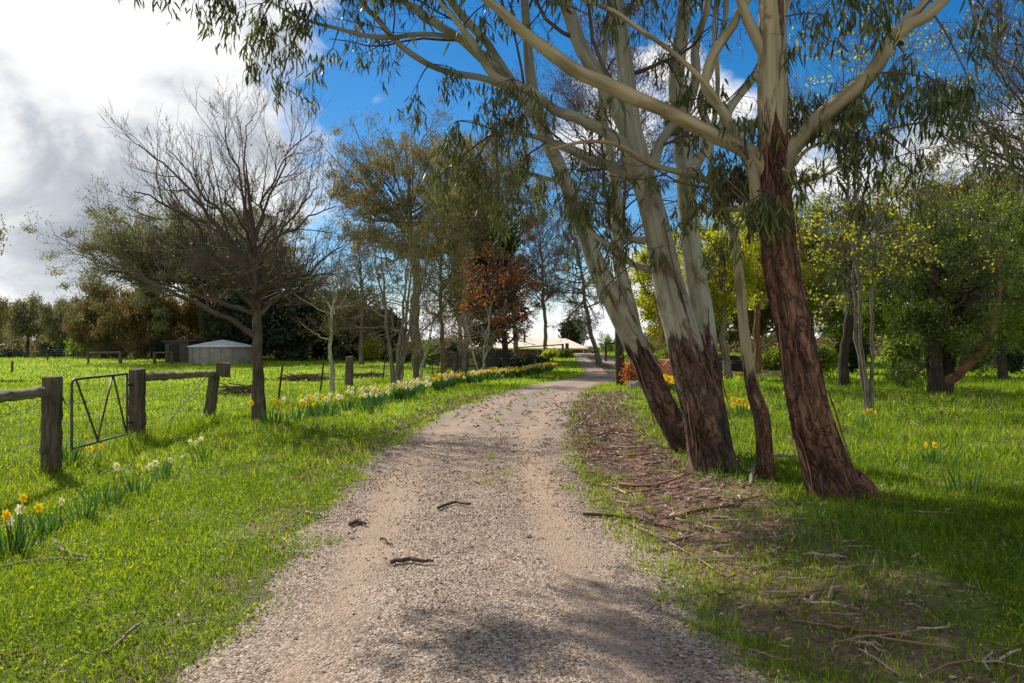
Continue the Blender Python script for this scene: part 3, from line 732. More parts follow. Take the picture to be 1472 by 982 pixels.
hero_gum('gum_tree', 'nearest big gum with a thick red-brown trunk and two wide pale limbs', 'tree', 7.85,
    [(1209, 734, 82), (1194, 690, 67), (1165, 600, 57), (1146, 500, 51), (1126, 400, 49), (1118, 330, 48), (1112, 250, 45), (1111, 160, 42), (1110, 70, 40), (1110, 0, 38)], 3.6,
    [[(1112, 258, 34), (1088, 226, 30), (1062, 214, 28), (994, 183, 24), (937, 151, 24, 7.7), (880, 123, 23, 7.6), (823, 100, 22, 7.5), (774, 63, 20, 7.4), (737, 37, 18, 7.3), (686, 0, 14, 7.2)],
     [(1118, 250, 36), (1128, 226, 33), (1152, 195, 30), (1213, 134, 27, 7.6), (1280, 67, 25, 7.4), (1313, 40, 20, 7.3), (1352, 0, 17, 7.2)],
     [(1290, 62, 16, 7.4), (1305, 25, 14, 7.4), (1330, 0, 12, 7.4)],
     [(1068, 213, 18), (1045, 171, 17), (1014, 134, 17), (1010, 110, 15), (1022, 71, 15), (1057, 34, 14), (1080, 0, 11)],
     [(1070, 207, 9, 7.8, .35), (1042, 165, 9), (1014, 123, 9, 7.7), (965, 77, 8, 7.6), (922, 43, 8, 7.5), (885, 17, 7, 7.4), (840, 0, 6, 7.3)],
     [(1115, 168, 18), (1110, 140, 20), (1100, 92, 19), (1084, 61, 18), (1066, 27, 17), (1058, 0, 15)],
     [(1098, 330, 22), (1088, 290, 21), (1078, 250, 20), (1065, 216, 18)],
     [(1098, 286, 10), (1070, 297, 9), (1040, 302, 9, 8.1), (1003, 304, 8, 8.4)],
     [(1125, 246, 8), (1142, 236, 7), (1161, 214, 6), (1204, 195, 5), (1224, 172, 3)],
     [(1118, 265, 8), (1139, 263, 7), (1182, 253, 6, 7.7), (1222, 229, 5, 7.6), (1262, 190, 3, 7.5)]],
    'gumE', 101, [(1108, 310, 7.45, 34, 42, 200), (1215, 20, 6.9, 32, 60, 90), (1345, 165, 6.9, 48, 62, 200), (1392, 150, 7.0, 24, 45, 60), (1265, 20, 7.0, 25, 40, 50), (1240, 250, 7.3, 30, 60, 60), (1310, 260, 7.3, 30, 50, 50), (1180, 60, 7.6, 40, 50, 60), (1420, 60, 7.6, 40, 50, 70), (1300, 110, 7.4, 40, 40, 60), (1440, 220, 7.6, 30, 50, 60), (1170, 170, 8.0, 34, 40, 60)], 6, .8, ext=4.2, rough_strip=.40)

hero_gum('gum_tree', 'stout gum with furrowed brown butt and pale grey upper trunk, mid roadside clump', 'tree', 9.7,
    [(1026, 690, 68), (1022, 662, 61), (1009, 595, 55), (985, 500, 50), (961, 405, 42), (940, 310, 37), (923, 250, 35), (908, 180, 26), (901, 114, 24), (891, 43, 22), (886, 0, 21)], 1.95,
    [[(922, 256, 30), (905, 218, 27), (880, 143, 25), (851, 91, 24), (828, 46, 23), (811, 0, 21)],
     [(915, 246, 24, 9.6), (897, 212, 22, 9.4), (872, 192, 20, 9.3), (840, 177, 18, 9.2), (805, 166, 17, 9.1), (766, 134, 15, 9), (708, 106, 13, 8.9), (680, 60, 11, 8.8), (650, 20, 9, 8.7), (636, 0, 8, 8.7)],
     [(925, 265, 20), (897, 247, 19), (840, 226, 17, 9.6), (800, 210, 12, 9.5), (760, 196, 8, 9.4), (715, 190, 5, 9.3)],
     [(938, 238, 18), (953, 190, 17), (972, 165, 14), (985, 130, 11)],
     [(936, 388, 11, 9.6), (908, 378, 10, 9.4), (870, 350, 9, 9.2), (847, 333, 8, 9.1), (832, 305, 5, 9)],
     [(928, 346, 11), (908, 343, 10), (885, 334, 8), (862, 322, 5)]],
    'gumA', 102, [(700, 40, 8.8, 40, 45, 60), (735, 150, 8.9, 42, 45, 90), (690, 260, 9.1, 36, 50, 110), (658, 210, 9.1, 30, 45, 90), (715, 320, 9.2, 34, 45, 90), (640, 290, 9.3, 28, 50, 80), (880, 18, 8.8, 30, 40, 40), (930, 30, 8.8, 40, 45, 50)], 5, .6, ext=3.8)

hero_gum('gum_tree', 'pale straight gum standing close behind the stout gum of the clump', 'tree', 10.9,
    [(1034, 658, 38), (1021, 560, 35), (1009, 450, 32), (997, 380, 30), (990, 320, 28), (985, 255, 26), (977, 171, 23), (972, 114, 22), (981, 40, 20), (985, 0, 19)], 1.9,
    [[(992, 244, 20), (1022, 200, 17), (1050, 165, 15), (1079, 125, 14), (1102, 80, 12), (1120, 30, 11), (1130, 0, 10)],
     [(978, 180, 18), (990, 140, 17), (1003, 80, 14), (1012, 40, 12), (1018, 0, 11)],
     [(986, 265, 18), (1005, 225, 16), (1016, 180, 13), (1012, 140, 11), (1030, 80, 9), (1042, 0, 8)]],
    'gumA', 103, [(985, 20, 10, 30, 40, 40), (800, -80, 12, 80, 50, 840), (880, -60, 13, 80, 50, 840), (980, -70, 13.5, 80, 50, 840), (1080, -60, 13.5, 80, 50, 840), (930, -150, 13, 80, 50, 800), (1040, -150, 14, 80, 50, 800), (1150, -60, 13, 80, 50, 600)], 5, .8, ext=5., bias=(-.15, .35, .3))  # unseen sprays above the frame are added to shade the right lawn

hero_gum('gum_tree', 'gum leaning far to the left over the drive, rough dark butt and smooth pale stem', 'tree', 11.6,
    [(992, 664, 42), (980, 634, 38), (956, 588, 35), (917, 502, 34), (884, 435, 31), (860, 388, 28), (842, 338, 24), (822, 285, 21), (802, 235, 20), (783, 190, 18), (764, 120, 16), (757, 40, 13), (754, 0, 12)], 1.95,
    [[(918, 500, 24), (910, 455, 23), (899, 400, 20), (889, 350, 18), (883, 300, 17), (876, 250, 15), (872, 190, 13), (868, 120, 12), (870, 40, 10), (872, 0, 9)],
     [(794, 222, 17, 11.5), (772, 175, 17, 11.3), (735, 118, 16, 11), (690, 84, 15, 10.6), (640, 50, 13, 10.2), (590, 8, 11, 10), (580, 0, 10, 9.9)],
     [(782, 190, 15, 11.4), (745, 128, 14, 11.2), (710, 72, 14, 11), (672, 34, 13, 10.8), (640, 0, 12, 10.6)],
     [(745, 135, 11, 11.1), (700, 116, 11, 10.8), (652, 104, 10, 10.5), (610, 90, 10, 10.2), (566, 60, 9, 10), (536, 27, 9, 9.9), (516, 0, 8, 9.8)],
     [(705, 82, 8, 10.7), (657, 58, 8, 10.4), (607, 49, 8, 10.1), (560, 55, 8, 9.9), (520, 52, 7, 9.7), (490, 45, 6, 9.6), (455, 36, 5, 9.5), (422, 22, 4, 9.4), (388, 3, 3, 9.3)],
     [(806, 262, 8, 11.5), (790, 258, 7, 11.3), (757, 250, 7, 11.1), (717, 243, 6, 10.9), (690, 246, 5, 10.8), (660, 240, 3, 10.7)]],
    'gumA', 104, [(285, -70, 9.6, 60, 40, 840), (420, -70, 10, 60, 40, 840), (180, -60, 9.4, 60, 40, 600), (330, -130, 10.4, 70, 40, 840), (480, -90, 10.5, 70, 40, 700), (600, -60, 11, 80, 45, 760), (700, -90, 11, 80, 45, 840), (640, -150, 11, 90, 50, 840), (560, -150, 10, 90, 50, 800), (480, -60, 13, 70, 45, 900), (560, -60, 14, 70, 45, 900), (640, -60, 14, 70, 45, 900), (700, -60, 15, 70, 45, 900), (520, -115, 12, 70, 45, 900), (610, -125, 13, 70, 45, 900), (400, -130, 14, 80, 45, 900), (470, -150, 14.5, 80, 45, 900), (540, -170, 15, 80, 45, 900), (610, -180, 15, 80, 45, 900), (680, -160, 15, 80, 45, 900), (500, -220, 14, 80, 45, 900), (600, -240, 14, 80, 45, 900), (700, -240, 14, 80, 45, 900), (285, 8, 9.2, 45, 32, 70), (330, 20, 9.3, 40, 45, 110), (376, 45, 9.3, 42, 50, 120), (420, 90, 9.4, 32, 36, 60), (360, 100, 9.3, 24, 22, 36), (432, 50, 9.4, 40, 44, 80), (478, 96, 9.5, 30, 32, 40), (402, 138, 9.4, 30, 28, 50), (440, 20, 9.4, 40, 20, 60), (250, -15, 9.2, 25, 22, 16), (560, 90, 9.9, 25, 22, 16), (770, 290, 10.9, 24, 50, 50), (745, 210, 10.6, 24, 40, 50), (810, 370, 11.2, 16, 40, 36), (600, 150, 10, 26, 36, 40), (650, 130, 10.3, 30, 40, 60)], 5, .45, ext=5., bias=(-.1, .3, .3))  # sprays above the frame are unseen shade casters for drive and lawn

hero_gum('gum_sapling', 'slim crooked gum stem, orange-red at the bottom and pale above, between the two biggest trunks', 'tree', 9.0,
    [(1103, 706, 27), (1101, 680, 24), (1098, 630, 22), (1094, 595, 23), (1083, 562, 20), (1075, 520, 16), (1067, 450, 14), (1062, 390, 13), (1052, 325, 13), (1031, 285, 13), (1020, 262, 11), (985, 250, 9, 8.9), (937, 236, 8, 8.8), (885, 208, 7, 8.7), (840, 204, 5, 8.6), (790, 215, 3, 8.5)], 1.15,
    [[(1036, 300, 11), (1028, 250, 10), (1024, 200, 9), (1030, 130, 8), (1026, 60, 7), (1030, 0, 6)]], 'gumE', 105, [], 3, .6, ext=1.5)

# ------------------------------------------------------------------ other trees
def tree(name, label, px, Y, r, crown, nl, sub, leaf=None, bark='bark_grey', twig='twig', seed=1, fork=.35, top=.9, lean=0., rise=.35,
         wander=.1, group=None, stems=1, leafdir='any', spread=.25, droop=0., stemspread=.5, z0=None, cat='tree', tipr=.35, rl=.5, shell=.55, flat=False, lo=-1., wig=.005, fit=.76, up=0., clump=None):
    """crown = (px, py, rx_px, ry_px) at depth Y; sub = child counts per level; leaf = (mat, n_per_twig, L, W, shape)"""
    rng = np.random.default_rng(seed)
    bx = (px - CX) / F * Y; bz = float(gz(bx, Y)) if z0 is None else z0
    base = np.array([bx, Y, bz])
    C = W(crown[0], crown[1], Y); rx = crown[2] / F * Y; rz = crown[3] / F * Y
    root = thing(name, base, label, cat, group)
    gt, gb, gl = Geo(), Geo(), Geo()
    stemsP, stemsR = [], []
    for k in range(stems):
        a = 2.4 * k + seed
        off = np.array([math.cos(a), math.sin(a), 0]) * (stemspread if stems > 1 else 0)
        tp = C + np.array([0, 0, rz * (top * 2 - 1)]) + off * rx * np.array([1, 1, 0])
        b0 = base + off * r * 1.6
        t = np.linspace(0, 1, 24)[:, None]
        m = (b0 + tp) / 2 + np.array([lean * rx, 0, 0]) + rng.normal(0, .05, 3) * rx
        p = (1 - t) ** 2 * b0 + 2 * t * (1 - t) * m + t ** 2 * tp
        p += np.cumsum(rng.normal(0, wig, (24, 3)), 0) * (tp[2] - bz) * np.array([1, 1, .2]) * S(0, .2, t)
        p[0, 2] -= .25
        rr = r * (1 if stems == 1 else .72) * ((1 - t[:, 0]) ** .8 * .92 + .06) * (1 + .35 * np.exp(-t[:, 0] / .03))
        stemsP.append(p); stemsR.append(rr)
    SP, SR = np.array(stemsP), np.array(stemsR)
    tubes(gt, SP, SR, 14 if r / Y * F > 8 else 9, disp=lambda bk, L, th: 1 + .22 * (vnoise(bk * np.array([2 / r, 2 / r, 2.2]), 81) - .5) + .12 * (vnoise(bk * np.array([7 / r, 7 / r, 4.]), 82) - .5))
    # limbs reach for points spread through the crown envelope
    m = nl
    k = np.arange(m) + .5
    ph = np.arccos(1 - 2 * k / m); az_ = 2.39996 * np.arange(m) * 1.0 + seed
    u = np.stack([np.sin(ph) * np.cos(az_), np.sin(ph) * np.sin(az_), np.cos(ph)], -1) + rng.normal(0, .12, (m, 3))
    u[:, 2] = np.maximum(u[:, 2], lo)
    rad = ((shell + (1 - shell) * rng.uniform(0, 1, m) ** .6) * (.72 + .56 * vnoise(u * 1.6 + seed * 3.3, 17)))[:, None]
    tg = C + u * rad * np.array([rx, rx, rz]) * fit
    si = rng.integers(0, stems, m)
    frac = np.clip(fork + (1 - fork) * (.15 + .45 * (u[:, 2] + 1) / 2 + rng.normal(0, .08, m)), fork * .9, .93)
    x = frac * 23; i0 = x.astype(int); fr = (x - i0)[:, None]
    st_ = SP[si, i0] * (1 - fr) + SP[si, i0 + 1] * fr; sr = SR[si, i0] * (1 - fr[:, 0]) + SR[si, i0 + 1] * fr[:, 0]
    K = 12; t = np.linspace(0, 1, K)[None, :, None]
    d = np.linalg.norm(tg - st_, axis=1)[:, None]
    mid = st_ * .5 + tg * .5 + np.array([0, 0, 1.]) * d * (rise - .5) * .5 + rng.normal(0, .08, (m, 3)) * d
    LP = (1 - t) ** 2 * st_[:, None] + 2 * t * (1 - t) * mid[:, None] + t ** 2 * tg[:, None]
    LP += np.cumsum(rng.normal(0, .02, (m, K, 3)), 1) * d[:, :, None] * S(0, .3, t)
    LR = np.maximum(sr * rl, r * .12)[:, None] * np.linspace(1, .22, K)
    tubes(gt, LP, LR, 7)
    P, R = LP, LR
    for lv, n in enumerate(sub):
        P, R = grow(rng, P, R, n, .25 if lv == 0 else .15, 1., .72, .48 if lv == 0 else .52, (8, 6, 5, 4)[lv], wander, (0, 0, rise * .8 + up - droop * (lv > 0)), .55, .12, 9, max(.0035, Y * .00013), tipr)
        tubes(gb, P, R, (5, 4, 3, 3)[lv])
    obj('trunk', gt, M[bark], root, True)
    if gb.n: obj('branches', gb, M[twig], root, True)
    if leaf:
        mat, n, L, Wd, shp = leaf
        N, K = P.shape[:2]; q = n * N
        idx = rng.integers(0, N, int(q)); m = len(idx); kk = rng.integers(1, K, m)
        # clumps: some twigs carry much more leaf than others
        wt = n2(P[:, -1, 0] * 6 / rx, P[:, -1, 2] * 6 / rx, 1., seed + 5)
        keep = rng.uniform(0, 1, m) < S(.22, .6, wt)[idx] + .12; idx, kk = idx[keep], kk[keep]; m = len(idx)
        p = P[idx, kk] + rng.normal(0, spread, (m, 3))
        tc_ = rng.normal(0, .08, m)
        if clump:
            nc_, per, cr = clump
            e_ = P[rng.choice(N, min(N, nc_), replace=False), -1]; q_ = rng.normal(size=(len(e_), per, 3)); q_ *= (rng.uniform(0, 1, (len(e_), per)) ** .45 / np.linalg.norm(q_, axis=-1))[..., None]
            sc_ = cr * rng.uniform(.55, 1.3, (len(e_), 1, 1))
            p = np.concatenate([p, (e_[:, None] + q_ * sc_ * np.array([1, 1, .62])).reshape(-1, 3)]); tc_ = np.concatenate([tc_, np.repeat(rng.normal(.05, .16, len(e_)), per)]); m = len(p)
        if leafdir == 'down': a = np.stack([rng.normal(0, .3, m), rng.normal(0, .3, m), -np.ones(m)], -1)
        elif leafdir == 'out': a = nrm(p - C) + rng.normal(0, .6, (m, 3))
        else: a = rng.normal(0, 1, (m, 3)) + np.array([0, 0, -.3])
        ti = np.clip(.35 + .5 * (n2(p[:, 0] * 3 / rx, p[:, 2] * 3 / rx, 1, seed) - .3) + rng.normal(0, .18, m) + tc_, 0, 1)
        leaves(gl, p, a, L * rng.uniform(.6, 1.4, m), Wd * rng.uniform(.6, 1.4, m), ti, rng, shp)
        obj('crown', gl, M[mat], root)
    return root

# left of the drive
tree('bare_tree', 'bare wide-branching tree with a straight dark trunk standing by the daffodil row', 372, 17, .145, (350, 335, 205, 172), 30, (7, 6, 4), ('orangeleaf', .015, .08, .05, 'diamond'), 'bark_brown', 'twig_brown', 21, .30, .80, 0, .75, .10, rl=.6, shell=.9, lo=-.45, spread=.02, wig=.003, fit=.9, up=.3)
tree('slender_tree', 'slender pale lichen-barked tree with thin sparse olive leaves behind the bare tree', 478, 27.5, .09, (478, 410, 75, 85), 16, (6, 5, 4), ('weep', 1.6, .07, .022, 'diamond'), 'bark_pale', 'twig', 22, .3, .8, 0, .3, .14, fit=.95)
tree('multi_stem_tree', 'leafless tree with several upright grey stems rising behind the white daffodils', 568, 34, .13, (575, 420, 85, 100), 26, (6, 5, 4), ('weep', .12, .09, .03, 'diamond'), 'bark_grey', 'twig', 23, .12, .95, 0, .6, .1, fit=1., stems=5, stemspread=.5)
tree('reddish_tree', 'tree with a straight reddish trunk and drooping olive-green foliage left of the orange-leaved tree', 638, 37, .13, (625, 375, 60, 120), 16, (6, 5, 4), ('weep', 6, .13, .028, 'lance'), 'bark_red', 'twig', 24, .25, .9, 0, .2, .14, fit=.95, leafdir='down', droop=.8)
tree('autumn_tree', 'tree with clinging orange-brown autumn leaves and a dark trunk at the garden edge', 727, 45, .22, (712, 420, 86, 76), 30, (7, 6, 4), ('orangeleaf', .85, .13, .09, 'diamond'), 'bark_dark', 'twig', 25, .2, .85, 0, .35, .12, spread=.10, fit=.95)
tree('white_stem_tree', 'low bare tree with two whitish stems in front of the orange-leaved tree', 692, 43, .09, (686, 470, 55, 45), 12, (6, 5, 4), None, 'bark_pale', 'twig_pale', 26, .15, .9, 0, .3, .14, stems=3, stemspread=.5)
tree('white_stem_tree', 'small crooked pale-stemmed tree leaning right between the grey stems and the reddish trunk', 603, 39, .08, (622, 478, 38, 40), 9, (5, 5, 4), None, 'bark_pale', 'twig_pale', 27, .2, .9, .2, .3, .14)
tree('twiggy_tree', 'olive-brown twiggy tree in the gap between the tank evergreens and the tall open gum', 520, 62, .2, (512, 420, 70, 95), 26, (7, 6, 4), ('weep', 1.2, .14, .05, 'diamond'), 'bark_grey', 'twig', 33, .2, .9, 0, .4, .13, spread=.12, fit=.95, clump=(90, 40, .45))
tree('twiggy_tree', 'grey twiggy tree rising behind the white stems and the reddish trunk', 664, 56, .18, (655, 415, 60, 95), 24, (7, 6, 4), ('gumbrown', 1., .14, .05, 'diamond'), 'bark_grey', 'twig', 34, .2, .9, 0, .4, .13, spread=.12, fit=.95)
tree('twiggy_tree', 'purplish leafless tree to the right of the dark conifer', 785, 75, .2, (776, 375, 52, 105), 40, (7, 6, 5), ('purple', .6, .16, .06, 'diamond'), 'bark_grey', 'twig', 35, .2, .9, 0, .4, .13, spread=.12, fit=.95)
tree('big_gum', 'slim brownish gum crown showing above the dark conifer', 742, 82, .26, (738, 280, 62, 92), 28, (6, 5, 4), ('gumbrown', 3, .24, .07, 'lance'), 'bark_grey', 'twig', 36, .35, .85, 0, .3, .12, spread=.3, leafdir='down', fit=.9, clump=(150, 70, .75))
tree('conifer', 'dense dark green conifer towering behind the orange-leaved tree', 705, 68, .35, (702, 395, 58, 98), 60, (6, 5), ('darkleaf', 11, .5, .12, 'lance'), 'bark_dark', 'twig_brown', 28, .12, .97, 0, .15, .1, fit=.95, spread=.18, shell=.35, leafdir='out')
tree('big_gum', 'tall open gum with brownish-green foliage and forked dark limbs above the leafless trees', 602, 58, .42, (585, 272, 155, 126), 44, (6, 6, 4), ('gumbrown', 3.5, .19, .055, 'lance'), 'bark_grey', 'twig', 29, .42, .75, .05, .3, .12, spread=.28, leafdir='down', shell=.55, fit=.88, clump=(440, 70, .62))
tree('big_gum', 'thin leafy gum between the tall open gum and the leaning gum of the clump', 668, 50, .2, (672, 270, 66, 112), 22, (6, 5, 4), ('gumbrown', 4, .17, .05, 'lance'), 'bark_grey', 'twig', 30, .4, .85, 0, .3, .12, spread=.2, leafdir='down', fit=.9, clump=(230, 70, .55))
tree('big_gum', 'broad flat-topped grey-green gum across the paddock behind the bare tree', 298, 74, .5, (290, 365, 180, 78), 80, (6, 6, 4), ('gumfar', 3, .24, .085, 'diamond'), 'bark_dark', 'twig_brown', 31, clump=(750, 100, .75), fork=.4, top=.8, lean=0, rise=.2, wander=.1, spread=.32, leafdir='any', shell=.75, lo=-.3, fit=.76)
for k, (px, Y, cx, cyy, rx_, ry_, lab) in enumerate((
        (150, 84, 148, 455, 52, 58, 'leftmost of the brownish trees along the far paddock edge'),
        (222, 80, 215, 455, 58, 58, 'brownish bushy tree second from the left along the far paddock edge'),
        (300, 82, 300, 452, 60, 55, 'brownish tree behind the round tank'),
        (400, 80, 398, 440, 72, 70, 'tall brownish tree right of the round tank'))):
    tree('brown_tree', lab, px, Y, .28, (cx, cyy, rx_, ry_), 26, (6, 5, 3), ('brownleaf', 10, .28, .09, 'diamond'), 'bark_dark', 'twig_brown', 40 + k, .2, .9, 0, .3, .12, spread=.4, leafdir='down', group='brownish trees along the paddock edge', fit=.95, shell=.4, clump=(160, 80, .8))
for k, (px, cx, cyy, rx_, ry_, lab) in enumerate((
        (352, 352, 468, 50, 56, 'dark evergreen directly behind the round tank'),
        (432, 430, 468, 54, 58, 'dark evergreen to the right of the bare tree trunk'),
        (500, 498, 466, 50, 60, 'dark evergreen behind the slender pale tree'),
        (540, 545, 484, 30, 38, 'smallest dark evergreen left of the grey stems'))):
    tree('dark_evergreen', lab, px, 72 + k, .3, (cx, cyy, rx_, ry_), 34, (6, 4), ('darkleaf', 16, .55, .18, 'lance'), 'bark_dark', 'twig_brown', 50 + k, .1, .92, 0, .25, .1, spread=.45, group='dark evergreens behind the paddock', shell=.3, fit=1.0)
tree('small_gum', 'small open gum with a forked trunk alone against the sky at the far left', 38, 105, .3, (42, 462, 38, 36), 18, (6, 5, 3), ('gumfar', 18, .30, .11, 'diamond'), 'bark_dark', 'twig_brown', 60, .25, .8, 0, .5, .1, spread=.35, leafdir='down', shell=.7, lo=-.2)
tree('small_gum', 'gum cut by the left edge of the picture at the far paddock edge', -28, 90, .35, (-30, 455, 52, 52), 22, (6, 5, 3), ('gumbrown', 18, .28, .1, 'diamond'), 'bark_dark', 'twig_brown', 61, .25, .85, 0, .4, .1, spread=.35, leafdir='down')
tree('small_gum', 'slim grey-green gum right of the small open gum, joining the brownish trees', 92, 98, .25, (94, 462, 34, 40), 18, (6, 5, 3), ('gumfar', 18, .28, .1, 'diamond'), 'bark_dark', 'twig_brown', 62, .2, .85, 0, .4, .1, spread=.35, leafdir='down')
tree('paddock_gum', 'gum standing outside the left edge with one leafy branch tip showing', -95, 44, .3, (-75, 320, 88, 80), 22, (6, 5, 3), ('gumfar', 14, .18, .06, 'lance'), 'bark_dark', 'twig_brown', 63, .4, .85, 0, .4, .1, spread=.22, leafdir='down')

# right of the drive
tree('twin_trunk_gum', 'gum with twin dark trunks and a high purplish twiggy crown behind the leaning gum', 893, 33, .17, (880, 165, 165, 185), 44, (7, 6, 4), ('purple', 3.0, .13, .03, 'lance'), 'bark_dark', 'twig', 70, .3, .95, 0, .55, .13, fit=.95, stems=2, stemspread=.16, leafdir='down', spread=.1)
tree('bare_tree', 'pale purplish leafless tree beside the bend of the drive', 862, 62, .2, (826, 385, 72, 110), 44, (7, 6, 5), ('purple', .6, .12, .05, 'diamond'), 'bark_grey', 'twig', 71, .3, .9, -.2, .35, .14, fit=.95, spread=.08)
tree('spring_elm', 'grey-trunked tree bursting with yellow-green spring leaves behind the pale straight gum', 1047, 38, .2, (1032, 390, 88, 105), 30, (7, 6, 4), ('elm', 2.5, .11, .08, 'diamond'), 'bark_grey', 'twig', 72, clump=(150, 60, .45), fork=.25, top=.95, lean=0, rise=.4, wander=.12, spread=.1)
tree('spring_elm', 'brown-trunked tree with scattered yellow-green leaves left of the nearest big gum', 1088, 41, .2, (1100, 355, 85, 120), 26, (7, 6, 4), ('elm', 2.2, .11, .08, 'diamond'), 'bark_red', 'twig', 73, clump=(130, 60, .45), fork=.3, top=.95, lean=0, rise=.45, wander=.12, spread=.1)
tree('spring_elm', 'yellow-green tree showing between the two trunks of the leaning gum', 955, 52, .2, (950, 405, 70, 90), 26, (7, 6, 3), ('elm', 3, .15, .11, 'diamond'), 'bark_grey', 'twig', 74, clump=(130, 60, .6), fork=.2, top=.95, lean=0, rise=.4, wander=.12, spread=.14)
tree('budding_tree', 'thin mottled multi-stemmed tree with bright yellow-green buds right of the nearest big gum', 1250, 19, .07, (1240, 235, 170, 275), 46, (7, 6, 4), ('elm', .8, .075, .055, 'diamond'), 'bark_grey', 'twig', 75, .22, .95, -.1, .5, .13, stems=3, stemspread=.35, spread=.04, fit=.95)
tree('weeping_gum', 'gum with curtains of dark hanging leaves behind the thin mottled tree', 1212, 30, .2, (1235, 330, 78, 130), 22, (6, 6, 4), ('gumleaf', 3.6, .20, .03, 'lance'), 'bark_dark', 'twig', 76, .3, .9, 0, .2, .13, leafdir='down', droop=.9, spread=.1)
J = tree('forked_tree', 'dark evergreen tree with a low orange-barked limb rising to the right', 1350, 25.5, .30, (1362, 400, 108, 140), 56, (6, 6, 4), ('bushdark', 2.6, .10, .04, 'diamond'), 'bark_dark', 'twig_brown', 77, clump=(260, 70, .42), fork=.2, top=.85, lean=0, rise=.3, wander=.15, spread=.12, stems=3, stemspread=.4, shell=.3, fit=.95)
q = np.array([[*W(*p[:2], p[3]), p[2] / F * p[3] * .5] for p in ((1352, 552, 17, 25.5), (1372, 543, 14, 25.3), (1388, 528, 13, 25), (1408, 508, 12, 25), (1424, 478, 11, 24.8), (1427, 450, 10, 24.7), (1436, 420, 8, 24.6), (1433, 385, 6, 24.5), (1450, 340, 4, 24.5))])
s = spline(q, 50); g = Geo(); tubes(g, s[None, :, :3], s[None, :, 3], 12, disp=lambda bk, L, th: 1 + .3 * (vnoise(bk * np.array([12, 12, 5.]), 91) - .5))
obj('limb', g, M['bark_orange'], J, True)['label'] = 'peeling orange-brown limb'
tree('dark_trunk_tree', 'dark trunked tree at the right edge beyond the orange limb', 1441, 38, .2, (1460, 390, 110, 145), 40, (6, 6, 4), ('bushleaf', 4, .15, .06, 'diamond'), 'bark_dark', 'twig_brown', 78, clump=(160, 80, .55), fork=.3, top=.9, lean=0, rise=.3, wander=.12, spread=.14)
tree('dark_trunk_tree', 'dark bushy tree filling the gap between the hanging curtains and the orange-limbed tree', 1290, 40, .2, (1290, 390, 90, 140), 34, (6, 6, 4), ('bushleaf', 5, .15, .06, 'diamond'), 'bark_dark', 'twig_brown', 79, clump=(160, 80, .55), fork=.15, top=.9, lean=0, rise=.3, wander=.12, spread=.14)
tree('dark_trunk_tree', 'tall dark tree behind the nearest big gum', 1160, 48, .22, (1165, 385, 80, 130), 30, (6, 6, 4), ('bushleaf', 5, .18, .07, 'diamond'), 'bark_dark', 'twig_brown', 80, clump=(160, 80, .6), fork=.2, top=.9, lean=0, rise=.3, wander=.12, spread=.16)
tree('olive_gum', 'broad olive-brown gum crown rising behind the trees at the right edge', 1430, 58, .35, (1400, 330, 130, 110), 40, (6, 6, 4), ('weep', 6, .30, .10, 'lance'), 'bark_grey', 'twig', 81, clump=(220, 80, .8), fork=.3, top=.85, lean=0, rise=.35, wander=.12, spread=.3, leafdir='down')
tree('olive_gum', 'olive gum crown behind the yellow-green trees', 1130, 66, .3, (1110, 400, 120, 100), 36, (6, 6, 3), ('gumbrown', 8, .36, .13, 'lance'), 'bark_grey', 'twig', 82, clump=(180, 80, .8), fork=.2, top=.85, lean=0, rise=.35, wander=.12, spread=.34, leafdir='down')
tree('edge_gum', 'gum just outside the right edge sending bare pink-grey branches into the top corner', 1610, 13, .11, (1490, 110, 190, 210), 40, (7, 6, 4), ('gumleaf', .5, .12, .022, 'lance'), 'bark_grey', 'twig', 83, .3, .9, -.1, .5, .13, leafdir='down', spread=.03)
for k, (px, Y, ry_, lab) in enumerate(((1500, 60, 105, 'dark backdrop tree beyond the right edge'), (1240, 62, 100, 'dark backdrop tree behind the hanging curtains'), (1010, 70, 90, 'dark backdrop tree behind the pale straight gum'), (1340, 64, 95, 'dark backdrop tree behind the orange-limbed tree'))):
    tree('backdrop_tree', lab, px, Y, .3, (px, 500 - ry_ * .75, 85, ry_), 34, (6, 5, 3), ('bushleaf', 9, .36, .16, 'diamond'), 'bark_dark', 'twig_brown', 90 + k, .1, .9, 0, .3, .12, spread=.3, group='dark trees behind the right lawn')

# a far belt of wood that reads as one dark mass behind everything
rg_ = np.random.default_rng(500); g = Geo()
n = 150000; px = rg_.uniform(-700, 2200, n); Y = rg_.uniform(112, 150, n)
top = (2.2 + 5.0 * vnoise(np.stack([px * .011, 0 * px, 0 * px], -1), 5) + 2.6 * vnoise(np.stack([px * .04, 0 * px, 0 * px], -1), 6)) * (1 - .72 * S(715, 745, px) * (1 - S(868, 900, px))) * (1 - .55 * S(20, 60, -np.abs(px - 45) + 60))
x = (px - CX) / F * Y; z = gz(x, Y) + top * rg_.uniform(0, 1, n) ** .8
ti = np.clip(.4 + .8 * (vnoise(np.stack([px * .02, Y * .1, z * .4], -1), 7) - .5) + rg_.normal(0, .15, n), 0, 1)
leaves(g, np.stack([x, Y, z], -1), rg_.normal(0, 1, (n, 3)), rg_.uniform(.4, .9, n), rg_.uniform(.2, .4, n), ti, rg_, 'diamond')
tag(obj('far_wood', g, M['brownleaf']), 'distant belt of dark bush closing the horizon behind the paddock and lawn', 'wood', kind='stuff')

